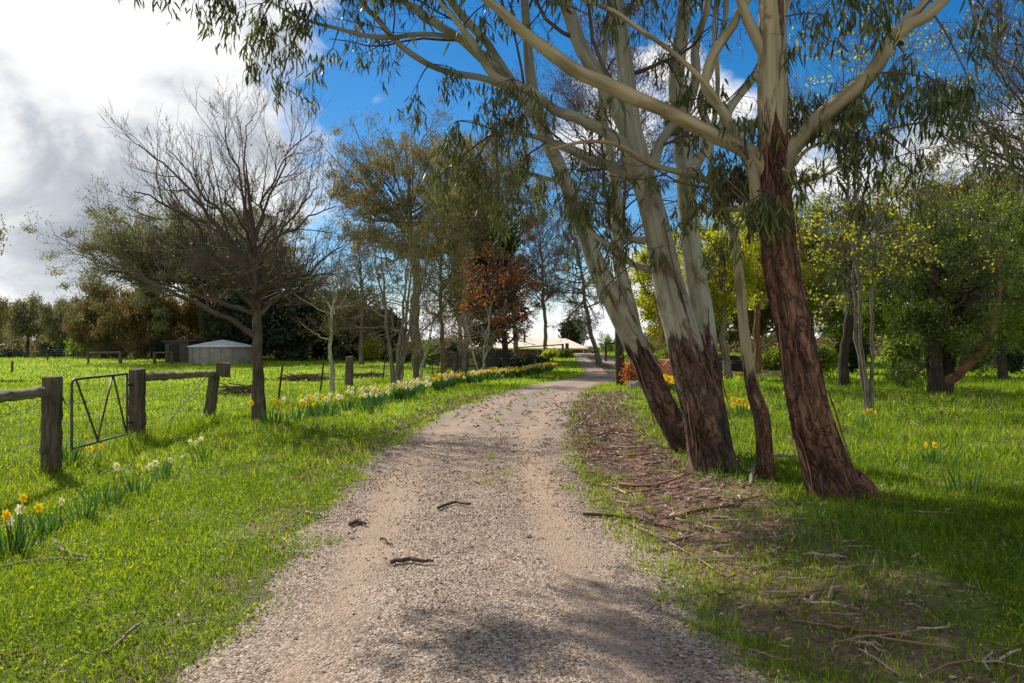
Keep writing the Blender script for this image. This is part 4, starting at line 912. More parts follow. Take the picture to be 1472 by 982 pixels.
# shrubs: low trees with foliage to the ground
def shrub(name, label, px, Y, w_, top_py, leaf, seed, group=None, bark='bark_dark', nl=18, sub=(6, 5), cat='shrub'):
    x = (px - CX) / F * Y; bz = float(gz(x, Y)); py0 = HY + (EYE - bz) / Y * F
    cyy = (py0 + top_py) / 2
    return tree(name, label, px, Y, .06, (px, cyy, w_, max(4, (py0 - top_py) / 2)), nl, sub, leaf, bark, 'twig_brown', seed, .08, .9, 0, .3, .12, group, stems=3, stemspread=.3, spread=.16, shell=.3, cat=cat)
for k, (px, Y, w_, tp, mt, lab) in enumerate((
        (75, 92, 30, 492, 'darkleaf', 'low dark shrub left of the far rail'), (120, 90, 26, 490, 'bushleaf', 'olive shrub behind the far rail'), (168, 86, 22, 486, 'weep', 'yellowish shrub beside the pale shed'),
        (20, 95, 30, 500, 'darkleaf', 'low dark shrub at the far left'), (235, 76, 22, 490, 'darkleaf', 'dark shrub left of the black shed'))):
    shrub('far_shrub', lab, px, Y, w_, tp, (mt, 9, .35, .16, 'diamond'), 120 + k, 'shrubs along the paddock edge')
for k, (px, Y, w_, tp, mt, lab) in enumerate((
        (535, 70, 18, 480, 'elm', 'bright yellow-green shrub under the grey stems'), (575, 66, 30, 496, 'darkleaf', 'dark shrub behind the grey stems'), (620, 62, 26, 492, 'bushleaf', 'shrub behind the reddish trunk'),
        (655, 60, 26, 490, 'darkleaf', 'dark garden shrub left of the white stems'), (700, 60, 26, 496, 'darkleaf', 'dark garden shrub behind the white stems'), (752, 66, 20, 510, 'orangeleaf', 'red-orange flowering shrub under the house eave'),
        (790, 72, 20, 507, 'elm', 'yellow-green shrub under the house eave'), (812, 70, 12, 508, 'bushleaf', 'small green shrub beside the house gate post'), (770, 58, 24, 514, 'darkleaf', 'dark low hedge in front of the house garden'), (735, 56, 18, 512, 'darkleaf', 'dark low hedge under the orange-leaved tree'),
        (872, 100, 22, 478, 'bushleaf', 'dark bush right of the house beside the drive'))):
    shrub('garden_shrub', lab, px, Y, w_, tp, (mt, 7, .20, .11, 'diamond'), 140 + k, 'shrubs of the house garden')
for k, (px, Y, w_, tp, mt, lab) in enumerate((
        (1115, 44, 24, 500, 'bushleaf', 'green shrub between the brown trunk and the nearest big gum'), (1180, 40, 30, 490, 'bushleaf', 'green shrub right of the nearest big gum'), (1300, 30, 30, 470, 'bushleaf', 'leafy shrub left of the orange-limbed tree'),
        (1455, 46, 30, 490, 'darkleaf', 'dark shrub at the right edge of the lawn'), (970, 50, 28, 480, 'bushleaf', 'olive shrub behind the leaning gum'), (911, 31, 15, 517, 'orangeleaf', 'low orange-red leafed shrub beside the twin dark trunks'), (925, 60, 22, 490, 'bushleaf', 'green shrub between the twin trunks and the leaning gum'), (1400, 48, 34, 478, 'darkleaf', 'dark shrub behind the orange limb'), (1225, 46, 30, 480, 'darkleaf', 'dark shrub behind the thin mottled tree'))):
    shrub('lawn_shrub', lab, px, Y, w_, tp, (mt, 7 if mt != 'orangeleaf' else 2.5, .18 if mt != 'orangeleaf' else .11, .09, 'diamond'), 160 + k, 'shrubs behind the right lawn')
tree('round_tree', 'rounded dark green tree behind the house roof', 822, 118, .3, (822, 480, 17, 22), 20, (6, 5), ('darkleaf', 16, .6, .25, 'diamond'), 'bark_dark', 'twig_brown', 180, .2, .9, spread=.4)
tree('bare_tree', 'white leafless tree right of the house roof', 840, 110, .14, (840, 474, 17, 28), 14, (7, 6, 3), None, 'twig_pale', 'twig_pale', 181, .3, .95, 0, .7, .1)

# ------------------------------------------------------------------ fences and gate
def gp(px, Y, dz=0.):
    x = (px - CX) / F * Y
    return np.array([x, Y, float(gz(x, Y)) + dz])
def wire(g, a, b, r=.003, sag=.02, K=12):
    t = np.linspace(0, 1, K)[:, None]; a = np.array(a); b = np.array(b)
    P = a + (b - a) * t; P[:, 2] -= sag * 4 * (t * (1 - t))[:, 0]
    tubes(g, P[None], np.full((1, K), r), 4)
def post(parent, name, b, t, r, mat='post', sides=16, label=None):
    g = Geo(); b = np.array(b, float); b[2] -= .3
    bar(g, b, t, r, sides=sides, wob=.006, K=26, taper=.94, rng=np.random.default_rng(int(b[1] * 100)))
    o = obj(name, g, M[mat], parent)
    if label: o['label'] = label
    return o

fr = np.random.default_rng(8)
A0 = gp(72, 10.2); A1 = gp(-182, 6.6); A1[0] = -5.35; A1[2] = float(gz(A1[0], A1[1]))
fence = thing('wooden_fence', A0, 'weathered post and rail fence left of the gate, cut by the left edge', 'fence')
post(fence, 'post', A0, A0 + [0.03, 0, 1.23 - (A0[2])], .125); post(fence, 'post', A1, A1 + [0, 0, 1.2], .12)
g = Geo(); bar(g, A1 + [0, 0, 1.05 - A1[2]], A0 + [-.02, -.02, 1.05 - A0[2]], .066, sides=14, wob=.006, K=40, rng=fr); obj('rail', g, M['rail'], fence, True)
g = Geo()
for k in range(6): wire(g, A1 + [.1, 0, .12 + .15 * k], A0 + [-.1, 0, .12 + .15 * k])
for k in range(1, 13):
    p = A1 + (A0 - A1) * k / 13; wire(g, p + [0, 0, .05], p + [.01, 0, .9], .0026, 0, 3)
wire(g, A1 + [.1, 0, .1], A0 + [-.1, 0, .95]); obj('wire', g, M['steel'], fence)

B0 = gp(197, 13.6); B1 = gp(298, 18.4); B2 = B1 + np.array([.16, .02, 0])
fence2 = thing('wooden_fence', B0, 'weathered fence right of the gate with a single rail and a leaning end post', 'fence')
post(fence2, 'post', B0, B0 + [0, 0, 1.24 - B0[2]], .14)
post(fence2, 'post', B1, B2 + [0, 0, 1.0 - B1[2]], .13, label='leaning grey split post')
g = Geo(); bar(g, B0 + [.05, .05, 1.10 - B0[2]], B2 + [.0, -.05, 1.0 - B1[2]], .075, sides=14, wob=.008, K=40, rng=fr, taper=.9); obj('rail', g, M['rail'], fence2, True)
g = Geo(); e = W(321, 532, 18.4); box(g, e, (.30, .28, .33), (0, .03, .3), jit=.008, rng=fr); obj('end_block', g, M['post'], fence2)['label'] = 'dark square block on the end post'
g = Geo(); bar(g, W(296, 543, 18.2), gp(238, 15.8, .05), .014, sides=6, wob=.004, K=12, rng=fr); obj('stay', g, M['twig_pale'], fence2)
g = Geo()
for k in range(5): wire(g, B0 + [0, .1, .14 + .17 * k], B1 + [0, -.1, .14 + .17 * k])
for k in range(1, 12):
    p = B0 + (B1 - B0) * k / 12; wire(g, p + [0, 0, .05], p + [.01, 0, .85], .0026, 0, 3)
obj('wire', g, M['steel'], fence2)

gate = thing('farm_gate', (A0 + B0) / 2, 'rusty tube farm gate with V braces standing between the two thick posts', 'gate')
G0 = gp(103, 10.9); G1 = gp(184, 13.4)
def gl_(t, z): p = G0 + (G1 - G0) * t; return np.array([p[0], p[1], z])
g = Geo()
q = np.array([[*gl_(0, .22), .019], [*gl_(0, .6), .019], [*gl_(0, 1.06), .019], [*gl_(.02, 1.14), .019], [*gl_(.08, 1.165), .019], [*gl_(.5, 1.165), .019], [*gl_(.98, 1.165), .019]])
s = spline(q, 60); tubes(g, s[None, :, :3], s[None, :, 3], 10, cap=True)
bar(g, gl_(.98, 1.165), gl_(.98, .16), .019, K=4); bar(g, gl_(0, .22), gl_(.98, .16), .017, K=4)
obj('gate_frame', g, M['gatesteel'], gate, True)
for a, b in ((.07, .42), (.68, .40), (.70, .96)):
    g = Geo(); bar(g, gl_(a, 1.15), gl_(b, .2), .016, K=4); obj('brace', g, M['gatesteel'], gate, True)
for z in (.35, .98):
    g = Geo(); a_ = gl_(.985, z); bar(g, a_, [a_[0] + (B0[0] - a_[0]) * .55, a_[1] + (B0[1] - a_[1]) * .55, z], .022, K=4); obj('hinge', g, M['rust'], gate)
g = Geo(); a_ = gl_(0, .95); wire(g, a_, [A0[0] + .1, A0[1] + .1, .98], .008, .12); obj('latch_chain', g, M['rust'], gate)
g = Geo()
for k in range(5): wire(g, gl_(0, .3 + .18 * k), gl_(.98, .25 + .18 * k), .003, .01)
for k in range(1, 9): wire(g, gl_(k / 9, .2), gl_(k / 9, 1.15), .003, 0, 3)
obj('gate_mesh', g, M['steel'], gate)

wf = thing('wire_fence', gp(400, 22), 'wire fence on leaning steel pickets and grey posts behind the daffodil row', 'fence')
tops = [B1 + [0, 0, 0]]
for px, Y, tx_, kind, h_ in ((397, 22, 9, 'picket', 1.1), (458, 26, 7, 'picket', 1.12), (502, 30.5, 0, 'post', 1.25), (549, 36, 5, 'picket', 1.2), (598, 41, 0, 'post', 1.25), (578, 39, 2, 'picket', 1.1), (622, 45, 0, 'picket', 1.1), (655, 50, 0, 'post', 1.2), (690, 56, 0, 'picket', 1.1), (722, 62, 0, 'post', 1.2)):
    b = gp(px, Y); t = b + [tx_ / F * Y, 0, h_]
    if kind == 'post': post(wf, 'post', b, t, .16, 'post', 12)
    else:
        g = Geo(); b2 = b - [0, 0, .3]
        bar(g, b2, t, .024, sides=4, K=6); bar(g, b2 + [.02, 0, 0], t + [.02, 0, 0], .012, sides=4, K=6); obj('picket', g, M['rust'], wf)
    tops.append(b)
tops = sorted(tops, key=lambda p: p[1])
g = Geo()
for a, b in zip(tops[:-1], tops[1:]):
    for k in range(5): wire(g, a + [0, 0, .15 + .2 * k], b + [0, 0, .15 + .2 * k], .003)
    n = int(np.linalg.norm(b - a) / .35)
    for k in range(1, n):
        p = a + (b - a) * k / n; wire(g, p + [0, 0, .05], p + [0, 0, .85], .0016, 0, 3)
obj('wire', g, M['steel'], wf)

fr_ = thing('far_rail', gp(150, 64), 'short grey post and rail panel far across the paddock', 'fence')
for px in (127, 173): post(fr_, 'post', gp(px, 64), gp(px, 64, .95), .14 if px > 150 else .09)
g = Geo(); bar(g, gp(127, 64, .85), gp(173, 64, .88), .09, sides=8); obj('rail', g, M['post'], fr_)
fr_ = thing('far_rail', gp(235, 63), 'short grey post and rail panel beside the dark shed', 'fence')
for px in (222, 247): post(fr_, 'post', gp(px, 63), gp(px, 63, 1.0), .12)
g = Geo(); bar(g, gp(222, 63, .9), gp(247, 63, .9), .07, sides=8); obj('rail', g, M['post'], fr_)
pf = thing('paddock_fence', gp(20, 100), 'thin wire fence on low pickets along the far edge of the paddock', 'fence')
pts = [gp(px, Y) for px, Y in ((-60, 78), (-20, 80), (18, 82), (66, 82), (105, 80), (128, 78))]
for p in pts:
    g = Geo(); bar(g, p - [0, 0, .3], p + [.02, 0, 1.0], .045, sides=6, K=4); obj('picket', g, M['post'], pf)
g = Geo()
for a, b in zip(pts[:-1], pts[1:]):
    for k in range(4): wire(g, a + [0, 0, .25 + .22 * k], b + [0, 0, .25 + .22 * k], .006)
obj('wire', g, M['steel'], pf)
for px, Y, h_, lab in ((17, 50, .75, 'short stub post alone in the paddock at the far left'), (68, 70, .7, 'thin stub post in the paddock left of the far rail')):
    o = thing('stub_post', gp(px, Y), lab, 'post'); g = Geo(); b = gp(px, Y); bar(g, b - [0, 0, .2], b + [.03, 0, h_], .07, sides=8, wob=.004); obj('post', g, M['post'], o)

# ------------------------------------------------------------------ buildings
def wallbox(name, parent, x0, x1, y0, y1, z0, z1, mat):
    g = Geo(); box(g, ((x0 + x1) / 2, (y0 + y1) / 2, (z0 + z1) / 2), (x1 - x0, y1 - y0, z1 - z0)); return obj(name, g, M[mat], parent)
tk = thing('water_tank', gp(320, 66), 'round pale concrete water tank with a low conical metal roof', 'tank')
c = gp(320, 66); R_ = 2.6; zt = EYE - (498 - HY) / F * 66
a = np.linspace(0, 2 * math.pi, 37)[:-1]
g = Geo(); ring = lambda r, z: np.stack([c[0] + r * np.cos(a), c[1] + r * np.sin(a), 0 * a + z], -1)
V = np.concatenate([ring(R_, c[2] - .3), ring(R_, zt), ring(R_ * 1.0, zt)]); i = np.arange(36); j = (i + 1) % 36
g.add(V, [np.stack([i, j, j + 36, i + 36], -1)], .5, V); obj('wall', g, M['conc'], tk, True)
g = Geo(); V = np.concatenate([ring(R_ * 1.05, zt - .06), ring(R_ * 1.05, zt + .02), ring(.25, zt + .52), ring(.02, zt + .54)])
g.add(V, [np.concatenate([np.stack([i + k * 36, j + k * 36, j + 36 + k * 36, i + 36 + k * 36], -1) for k in range(3)])], .5, V); obj('roof', g, M['tankroof'], tk)
for k in range(7):
    an = -2.6 + k * .33; p = c + np.array([math.cos(an) * (R_ + .03), math.sin(an) * (R_ + .03), 0])
    g = Geo(); bar(g, p, p + [0, 0, zt - c[2] - .05], .03, sides=6, K=3); obj('rib', g, M['conc'], tk)
sh = thing('shed', gp(262, 67), 'dark flat-roofed shed beside the round tank', 'shed')
p = gp(261, 67); wallbox('wall', sh, p[0] - .95, p[0] + .95, 66, 69, p[2] - .2, p[2] + 1.75, 'shed')
g = Geo(); box(g, (p[0], 67.5, p[2] + 1.81), (2.2, 3.3, .1), (.04, 0, 0)); obj('roof', g, M['shed'], sh)
g = Geo(); box(g, (p[0] - .2, 65.97, p[2] + .75), (.8, .05, 1.5)); obj('door', g, M['darkmat'], sh)
ps = thing('shed', gp(198, 92), 'low pale shed half hidden by trees across the paddock', 'shed')
p = gp(198, 92); wallbox('wall', ps, p[0] - 2.2, p[0] + 2.2, 91, 95, p[2] - .2, p[2] + 2.3, 'white')
g = Geo(); box(g, (p[0], 93, p[2] + 2.42), (4.8, 4.6, .12), (.08, 0, 0)); obj('roof', g, M['tankroof'], ps)
g = Geo(); box(g, (p[0] + .7, 90.97, p[2] + 1.0), (1.4, .05, 2.0)); obj('door', g, M['shed'], ps)

HX0, HX1, HY0, HY1 = -6.0, 8.6, 90., 100.
hz = float(gz(4., 92.)) - .6; ez = EYE - (500.5 - HY) / F * 90; rz_ = EYE - (486.5 - HY) / F * 95
hs = thing('house', (1.5, 95, hz), 'low house with a cream hipped metal roof at the end of the drive', 'house')
wallbox('wall', hs, HX0 + .6, HX1 - .6, HY0 + .8, HY1 - .6, hz - .3, ez, 'brick')
g = Geo(); V = np.array([[HX0, HY0, ez], [HX1, HY0, ez], [HX1, HY1, ez], [HX0, HY1, ez], [HX0 + 1.6, 95, rz_], [HX1 - 2.2, 95, rz_]])
g.add(V, [[[0, 1, 5, 4], [2, 3, 4, 5]], [[1, 2, 5], [3, 0, 4]], [[3, 2, 1, 0]]], .5, V); obj('roof', g, M['cream'], hs)
g = Geo(); box(g, ((HX0 + HX1) / 2, HY0 - .06, ez - .06), (HX1 - HX0 + .1, .1, .13)); obj('gutter', g, M['cream'], hs)
g = Geo(); fx = (754 - CX) / F * 93; bar(g, (fx, 93, ez + .4), (fx, 93, EYE - (478 - HY) / F * 93), .13, sides=10, K=3); bar(g, (fx, 93, EYE - (479 - HY) / F * 93), (fx, 93, EYE - (477 - HY) / F * 93), .2, sides=10, K=3); obj('chimney', g, M['shed'], hs)
g = Geo(); fx = (783 - CX) / F * 92; bar(g, (fx, 92, ez + .2), (fx, 92, EYE - (480 - HY) / F * 92), .035, sides=6, K=3); obj('antenna', g, M['steel'], hs)
for x in (-3.8, -.6, 3.6, 6.2):
    g = Geo(); box(g, (x, HY0 + .79, hz + 1.35), (1.5, .08, 1.1)); f_ = obj('window', g, M['white'], hs)
    f_['_w'] = [float(v) for v in hs.location]
    g = Geo(); box(g, (x, HY0 + .74, hz + 1.35), (1.3, .06, .92)); obj('pane', g, M['glass'], f_)
for x in (-5.4, -1.8, 1.9, 5.0, 8.2):
    g = Geo(); bar(g, (x, HY0 + .1, hz - .2), (x, HY0 + .1, ez), .06, sides=6, K=3); obj('verandah_post', g, M['shed'], hs)
g = Geo(); box(g, (1.6, HY0 + .79, hz + .95), (.95, .08, 2.0)); obj('door', g, M['shed'], hs)

gf = thing('garden_gateway', gp(808, 74), 'dark timber gateway with a long sloping rail in front of the house', 'gateway')
p = gp(809, 74); top_ = EYE - (495 - HY) / F * 74
g = Geo(); bar(g, p - [0, 0, .3], [p[0], p[1], top_ + .05], .10, sides=8, K=4); obj('post', g, M['darkstick'], gf)
p2 = gp(742, 72); g = Geo(); bar(g, p2 - [0, 0, .3], [p2[0], p2[1], EYE - (500 - HY) / F * 72], .09, sides=8, K=4); obj('post', g, M['darkstick'], gf)
g = Geo(); bar(g, [p[0], p[1], top_ - .02], [p2[0], p2[1], EYE - (500 - HY) / F * 72], .06, sides=6, K=4); obj('rail', g, M['darkstick'], gf)
g = Geo(); p3 = p + np.array([.45, .8, 0]); bar(g, p3 - [0, 0, .3], [p3[0], p3[1], top_ + .1], .17, sides=10, K=4); obj('post', g, M['post'], gf)
rp = thing('road_gateway', gp(872, 64), 'dark post with a short crossbar beside the drive bend', 'gateway')
p = gp(871, 64); g = Geo(); bar(g, p - [0, 0, .3], p + [0, 0, 1.55], .10, sides=8, K=4); obj('post', g, M['darkstick'], rp)
g = Geo(); bar(g, p + [0, 0, 1.42], p + [1.3, .5, 1.5], .07, sides=6, K=4); obj('crossbar', g, M['darkstick'], rp)
p = p + np.array([1.3, .5, 0]); g = Geo(); bar(g, p - [0, 0, .3], p + [0, 0, 1.55], .10, sides=8, K=4); obj('post', g, M['darkstick'], rp)
gw = thing('garden_fence', gp(700, 57), 'dark paling fence across the house garden behind the last daffodils', 'fence')
a, b = gp(640, 54), gp(765, 58)
n = 60
g = Geo()
for k in range(n):
    p = a + (b - a) * (k + .5) / n; box(g, (p[0], p[1], p[2] + .5), (.085, .025, 1.0 + fr.uniform(-.03, .03)))
obj('palings', g, M['shed'], gw)
for t in (.0, .33, .66, 1.0):
    p = a + (b - a) * t; g = Geo(); box(g, (p[0], p[1] + .08, p[2] + .45), (.12, .12, 1.2)); obj('post', g, M['post'], gw)
for z in (.25, .8):
    g = Geo(); bar(g, a + [0, .04, z], b + [0, .04, z], .035, sides=4, K=3); obj('rail', g, M['post'], gw)

# ------------------------------------------------------------------ rocks, heaps, branch piles
def rock(name, label, c, size, mat, seed, cat='rock', group=None):
    import bmesh
    bm = bmesh.new(); bmesh.ops.create_icosphere(bm, subdivisions=4, radius=1)
    v = np.array([x.co[:] for x in bm.verts]); f = np.array([[q.index for q in t.verts] for t in bm.faces]); bm.free()
    d = 1 + .55 * (vnoise(v * 1.6 + seed, 3) - .5) + .3 * (vnoise(v * 4 + seed, 4) - .5) + .12 * (vnoise(v * 11 + seed, 5) - .5)
    v = v * d[:, None] * np.array(size) + np.array(c) + np.array([0, 0, size[2] * .45])
    g = Geo(); g.add(v, [f], .5, v); o = obj(name, g, M[mat], None, False, loc=[float(k) for k in c]); return tag(o, label, cat, group)
rock('orange_rock', 'large rust-orange rock behind the leaning gum, above the yellow daffodils', gp(966, 31), (.85, .6, .72), 'rock', 1)
rock('pale_rock', 'small whitish stone at the foot of the leaning gum', gp(914, 29.5), (.3, .25, .22), 'conc', 3)
rock('dark_heap', 'black burnt heap behind the grey spring trunk', gp(1042, 45), (1.9, 1.2, .75), 'darkmat', 4, 'heap')
rock('orange_rock', 'flat strip of red-orange stone in front of the black heap', gp(1040, 42.5), (1.9, .4, .16), 'rock', 5)
def pile(name, label, px, Y, w_, h_, n, seed, mat='stick'):
    rng = np.random.default_rng(seed); c = gp(px, Y); g = Geo()
    x = rng.normal(0, .4, n) * w_; a = rng.normal(0, .5, n) + rng.choice([0, math.pi], n); L = rng.uniform(.4, 1.6, n)
    t = np.linspace(-.5, .5, 6)[None, :, None]
    d = np.stack([np.cos(a), np.sin(a) * .7, rng.normal(0, .16, n)], -1)
    P = c + np.stack([x, rng.normal(0, .3, n), h_ * .5 * rng.uniform(.1, 1, n) * np.exp(-(x / w_ * 1.4) ** 2) + .04], -1)[:, None] + d[:, None] * t * L[:, None, None]
    P += np.cumsum(rng.normal(0, .02, P.shape), 1); P[..., 2] = np.maximum(P[..., 2], c[2] + .01)
    tubes(g, P, rng.uniform(.006, .024, n)[:, None] * np.array([1, 1, .9, .8, .6, .4]), 5)
    o = obj(name, g, M[mat], None, True, loc=c); return tag(o, label, 'branch pile')
pile('branch_pile', 'low tangle of dead branches behind the leaning steel pickets', 440, 38, 1.9, .5, 120, 1, 'darkstick')
pile('branch_pile', 'small heap of reddish-grey sticks right of the grey wooden post', 530, 42, 1.1, .4, 80, 2, 'darkstick')
pile('branch_pile', 'grey twiggy brush beside the bare tree trunk', 345, 27, .5, .5, 60, 3, 'darkstick')
pile('branch_pile', 'tangle of pale fallen branches at the lawn edge left of the nearest big gum', 1125, 40, 1.6, .6, 70, 4)

# ------------------------------------------------------------------ fallen sticks
def stick(label, pts, wpx, mat='stick', cat='stick', name='fallen_stick', lift=.0, fork=None, flat=False):
    rows = []
    for px, py in pts:
        Y = EYE * F / max(py - HY, 1.); x = (px - CX) / F * Y
        for _ in range(4):
            Y = (EYE - float(surf(x, Y))) * F / (py - HY); x = (px - CX) / F * Y
        rows.append([x, Y, 0, wpx / F * Y * .5])
    q = np.array(rows); s = spline(q, 40)
    rg = np.random.default_rng(abs(int(pts[0][0])))
    s[:, 1] += (vnoise(np.stack([np.arange(40) * .22, 0 * s[:, 0] + pts[0][0], 0 * s[:, 0]], -1), 9) - .5) * .07
    s[:, 2] = surf(s[:, 0], s[:, 1]) + s[:, 3] * .8 + .012 + lift * np.sin(np.linspace(0, math.pi, 40))
    s[:, 3] *= np.linspace(1, .6, 40) * (1 + .25 * (vnoise(np.stack([np.arange(40) * .6, 0 * s[:, 0] + pts[0][1], 0 * s[:, 0]], -1), 10) - .5))
    g = Geo(); tubes(g, s[None, :, :3], s[None, :, 3], 8, disp=lambda bk, L, th: (1 + .3 * (vnoise(bk * np.array([60, 60, 14.]), 91) - .5)) * (np.where(np.abs(np.sin(th)) > .7, .55, 1.)[None, None] if flat else 1.), cap=True)
    c = s[20, :3].copy(); c[2] = float(surf(c[0], c[1]))
    return tag(obj(name, g, M[mat], None, True, loc=[float(k) for k in c]), label, cat)
stick('dark flat stick lying across the middle of the gravel drive', [(562, 813), (590, 809), (622, 811)], 7, 'darkstick')
stick('long pale stick lying in the grass at the left edge of the picture', [(-30, 826), (25, 815), (75, 808), (128, 809)], 6)
stick('knobbly pale stick touching the end of the long pale stick on the left', [(78, 786), (92, 797), (125, 807)], 7)
stick('small dark chip of wood on the left wheel track', [(504, 757), (514, 754), (526, 757)], 7, 'darkstick', 'wood chip')
stick('short brown stick at the left edge of the gravel', [(441, 739), (455, 743), (469, 746)], 5)
stick('small curved twig pile piece on the crown of the drive', [(630, 734), (650, 727), (676, 728)], 5, 'darkstick', 'twig')
stick('thin twig below the dark chip on the left wheel track', [(548, 776), (556, 781), (564, 787)], 3, 'darkstick', 'twig')
stick('pale sliver of bark in the left verge below the short pole', [(214, 754), (230, 749), (244, 743)], 5, 'stick', 'bark sliver')
stick('bent brown stick in the lower left grass', [(147, 944), (165, 935), (182, 917), (198, 905)], 7)
stick('brown twig at the bottom left corner', [(-10, 945), (20, 946), (52, 949)], 5, 'strip')
stick('long dark thin branch at the right edge of the gravel', [(838, 742), (880, 745), (925, 752), (985, 768)], 5, 'darkstick')
stick('long thin pale branch lying toward the camera right of the drive', [(905, 757), (945, 775), (1000, 805), (1040, 830)], 4)
stick('thick curled strip of red-brown bark at the foot of the leaning gum', [(890, 701), (925, 703), (955, 699), (980, 690)], 9, 'strip', 'bark strip', flat=True)
stick('long red-brown bark strip below the curled strip', [(900, 712), (940, 708), (985, 703)], 7, 'strip', 'bark strip', flat=True)
stick('tan bark strip highest in the litter drift', [(860, 622), (895, 619), (925, 621)], 4, 'strip', 'bark strip', flat=True)
stick('pale tan bark strip across the upper litter drift', [(880, 645), (915, 646), (952, 641)], 5, 'stick', 'bark strip', flat=True)
stick('broad tan bark strip in the middle of the litter drift', [(872, 656), (910, 658), (940, 655)], 6, 'strip', 'bark strip', flat=True)
stick('thin dark bark strip at the left of the litter drift', [(812, 643), (840, 648), (868, 646)], 4, 'strip', 'bark strip', flat=True)
stick('tan stick pointing at the base of the leaning gum', [(925, 670), (955, 667), (985, 663)], 5, 'stick')
stick('short reddish board-like piece in front of the slim stem', [(1019, 722), (1035, 720), (1054, 720)], 8, 'strip', 'bark strip', flat=True)
stick('brown stick lying right of the litter below the stout gum', [(972, 750), (1005, 757), (1040, 766)], 5)
stick('dark stick lying in shade below the stout gum', [(985, 742), (1025, 734), (1066, 729)], 5, 'darkstick')
stick('curved pale fallen branch behind the slim orange stem', [(1078, 700), (1088, 682), (1112, 674), (1148, 660)], 6, lift=.12)
stick('thin pale stick in the leafy lower right', [(1236, 940), (1262, 955), (1290, 975)], 5)
stick('dark brown branch in the leafy lower right', [(1195, 905), (1250, 912), (1310, 922)], 6, 'strip')
stick('small brown stick lying on the right lawn in front of the thin mottled tree', [(1196, 606), (1215, 607), (1236, 609)], 4, 'darkstick')
stick('dark short log on the shaded right lawn', [(1322, 612), (1338, 605), (1352, 600)], 6, 'darkstick', 'log')
stick('reddish stick just right of the nearest trunk', [(1255, 722), (1285, 726), (1315, 727)], 6, 'strip')

# ------------------------------------------------------------------ daffodils
def flower_mesh(nm, pm, tm, seed):
    rng = np.random.default_rng(seed); g = Geo()
    a = np.arange(6) / 6 * 6.283
    A = np.stack([np.cos(a), np.sin(a), np.full(6, .12)], -1); Bv = np.tile([[0, 0, 1.]], (6, 1))
    leaves(g, A * .006, A, .044, .032, rng.uniform(0, 1, 6), rng, 'lance', .05, 0, B=np.cross(A, np.cross(A, Bv)) * -1 if False else Bv)
    k = 10; th = np.arange(k) / k * 6.283
    rg = lambda r, z, wv=0: np.stack([r * np.cos(th) * (1 + wv * (np.arange(k) % 2)), r * np.sin(th) * (1 + wv * (np.arange(k) % 2)), 0 * th + z], -1)
    V = np.concatenate([rg(.009, .0), rg(.013, .014), rg(.021, .03, .12)]); i = np.arange(k); j = (i + 1) % k
    g.add(V, [np.concatenate([np.stack([i, j, j + k, i + k], -1), np.stack([i + k, j + k, j + 2 * k, i + 2 * k], -1)]), ], .5, V, 0, 1)
    return g.mesh('flower', [M[pm], M[tm]], (0, 0, 0))
FM = {'y': flower_mesh('y', 'yellow', 'orange', 1), 'w': flower_mesh('w', 'whitep', 'pale', 2), 'o': flower_mesh('o', 'white' if False else 'whitep', 'orange', 3)}
dr = np.random.default_rng(77)
def clump(x, y, cols, h=.33, rad=.10, nleaf=26, label='', group=None, fs=1.0, heads=None):
    b = np.array([x, y, float(gz(x, y))]); root = thing('daffodil_clump', b, label, 'daffodils', group)
    g = Geo(); n = int(nleaf * 1.35); h = h * 1.1
    o = dr.normal(0, rad * .5, (n, 2)); P = np.stack([x + o[:, 0], y + o[:, 1], gz(x + o[:, 0], y + o[:, 1]) - .01], -1)
    A = np.stack([o[:, 0] / rad * .45 + dr.normal(0, .10, n), o[:, 1] / rad * .45 + dr.normal(0, .10, n), np.ones(n)], -1)
    leaves(g, P, A, h * dr.uniform(.65, 1.1, n), .016 * max(1, y / 14), np.clip(dr.normal(.5, .25, n), 0, 1), dr, 'blade', .25)
    hd = []
    for k, ccol in enumerate(cols):
        if heads: hx, hz_ = heads[k]; hp = np.array([x + hx, y + dr.normal(0, .03), b[2] + hz_])
        else: hp = np.array([x + dr.normal(0, rad * 1.1), y + dr.normal(0, rad * 1.1), b[2] + h * dr.uniform(.85, 1.22)])
        hd.append(hp)
        st0 = np.array([x + (hp[0] - x) * .3, y + (hp[1] - y) * .3, b[2] - .01])
        t = np.linspace(0, 1, 6)[:, None]; tubes(g, (st0 + (hp - st0) * t + np.array([1, 0, 0]) * .0 * t)[None], np.full((1, 6), .0035 * max(1, y / 14)), 5, tint=.6)
    obj('foliage', g, M['strap'], root)
    for ccol, hp in zip(cols, hd):
        f = bpy.data.objects.new('flower', FM[ccol]); COL.objects.link(f); f.parent = root; f.location = hp - b
        az_ = dr.uniform(-math.pi, math.pi) * .62 - math.pi / 2 - .2; f.rotation_euler = Vector((math.cos(az_), math.sin(az_), dr.uniform(-.1, .45))).to_track_quat('Z', 'Y').to_euler()
        f.scale = (fs * dr.uniform(.85, 1.15),) * 3
    return root
def cl_px(px, py, **kw):
    Y = EYE * F / (py - HY); x = (px - CX) / F * Y
    for _ in range(3): Y = (EYE - float(gz(x, Y))) * F / (py - HY); x = (px - CX) / F * Y
    hp = kw.pop('at', None)
    if hp: kw['heads'] = [((a - px) / F * Y, (py - b_) / F * Y) for a, b_ in hp]
    return clump(x, Y, **kw)
near = 'daffodils in the near left verge'
cl_px(18, 796, cols='yyww', at=[(3, 742), (27, 718), (30, 731), (8, 750)], h=.33, nleaf=44, rad=.15, label='thick daffodil clump with yellow and white flowers cut by the left edge', group=near, fs=1.05)
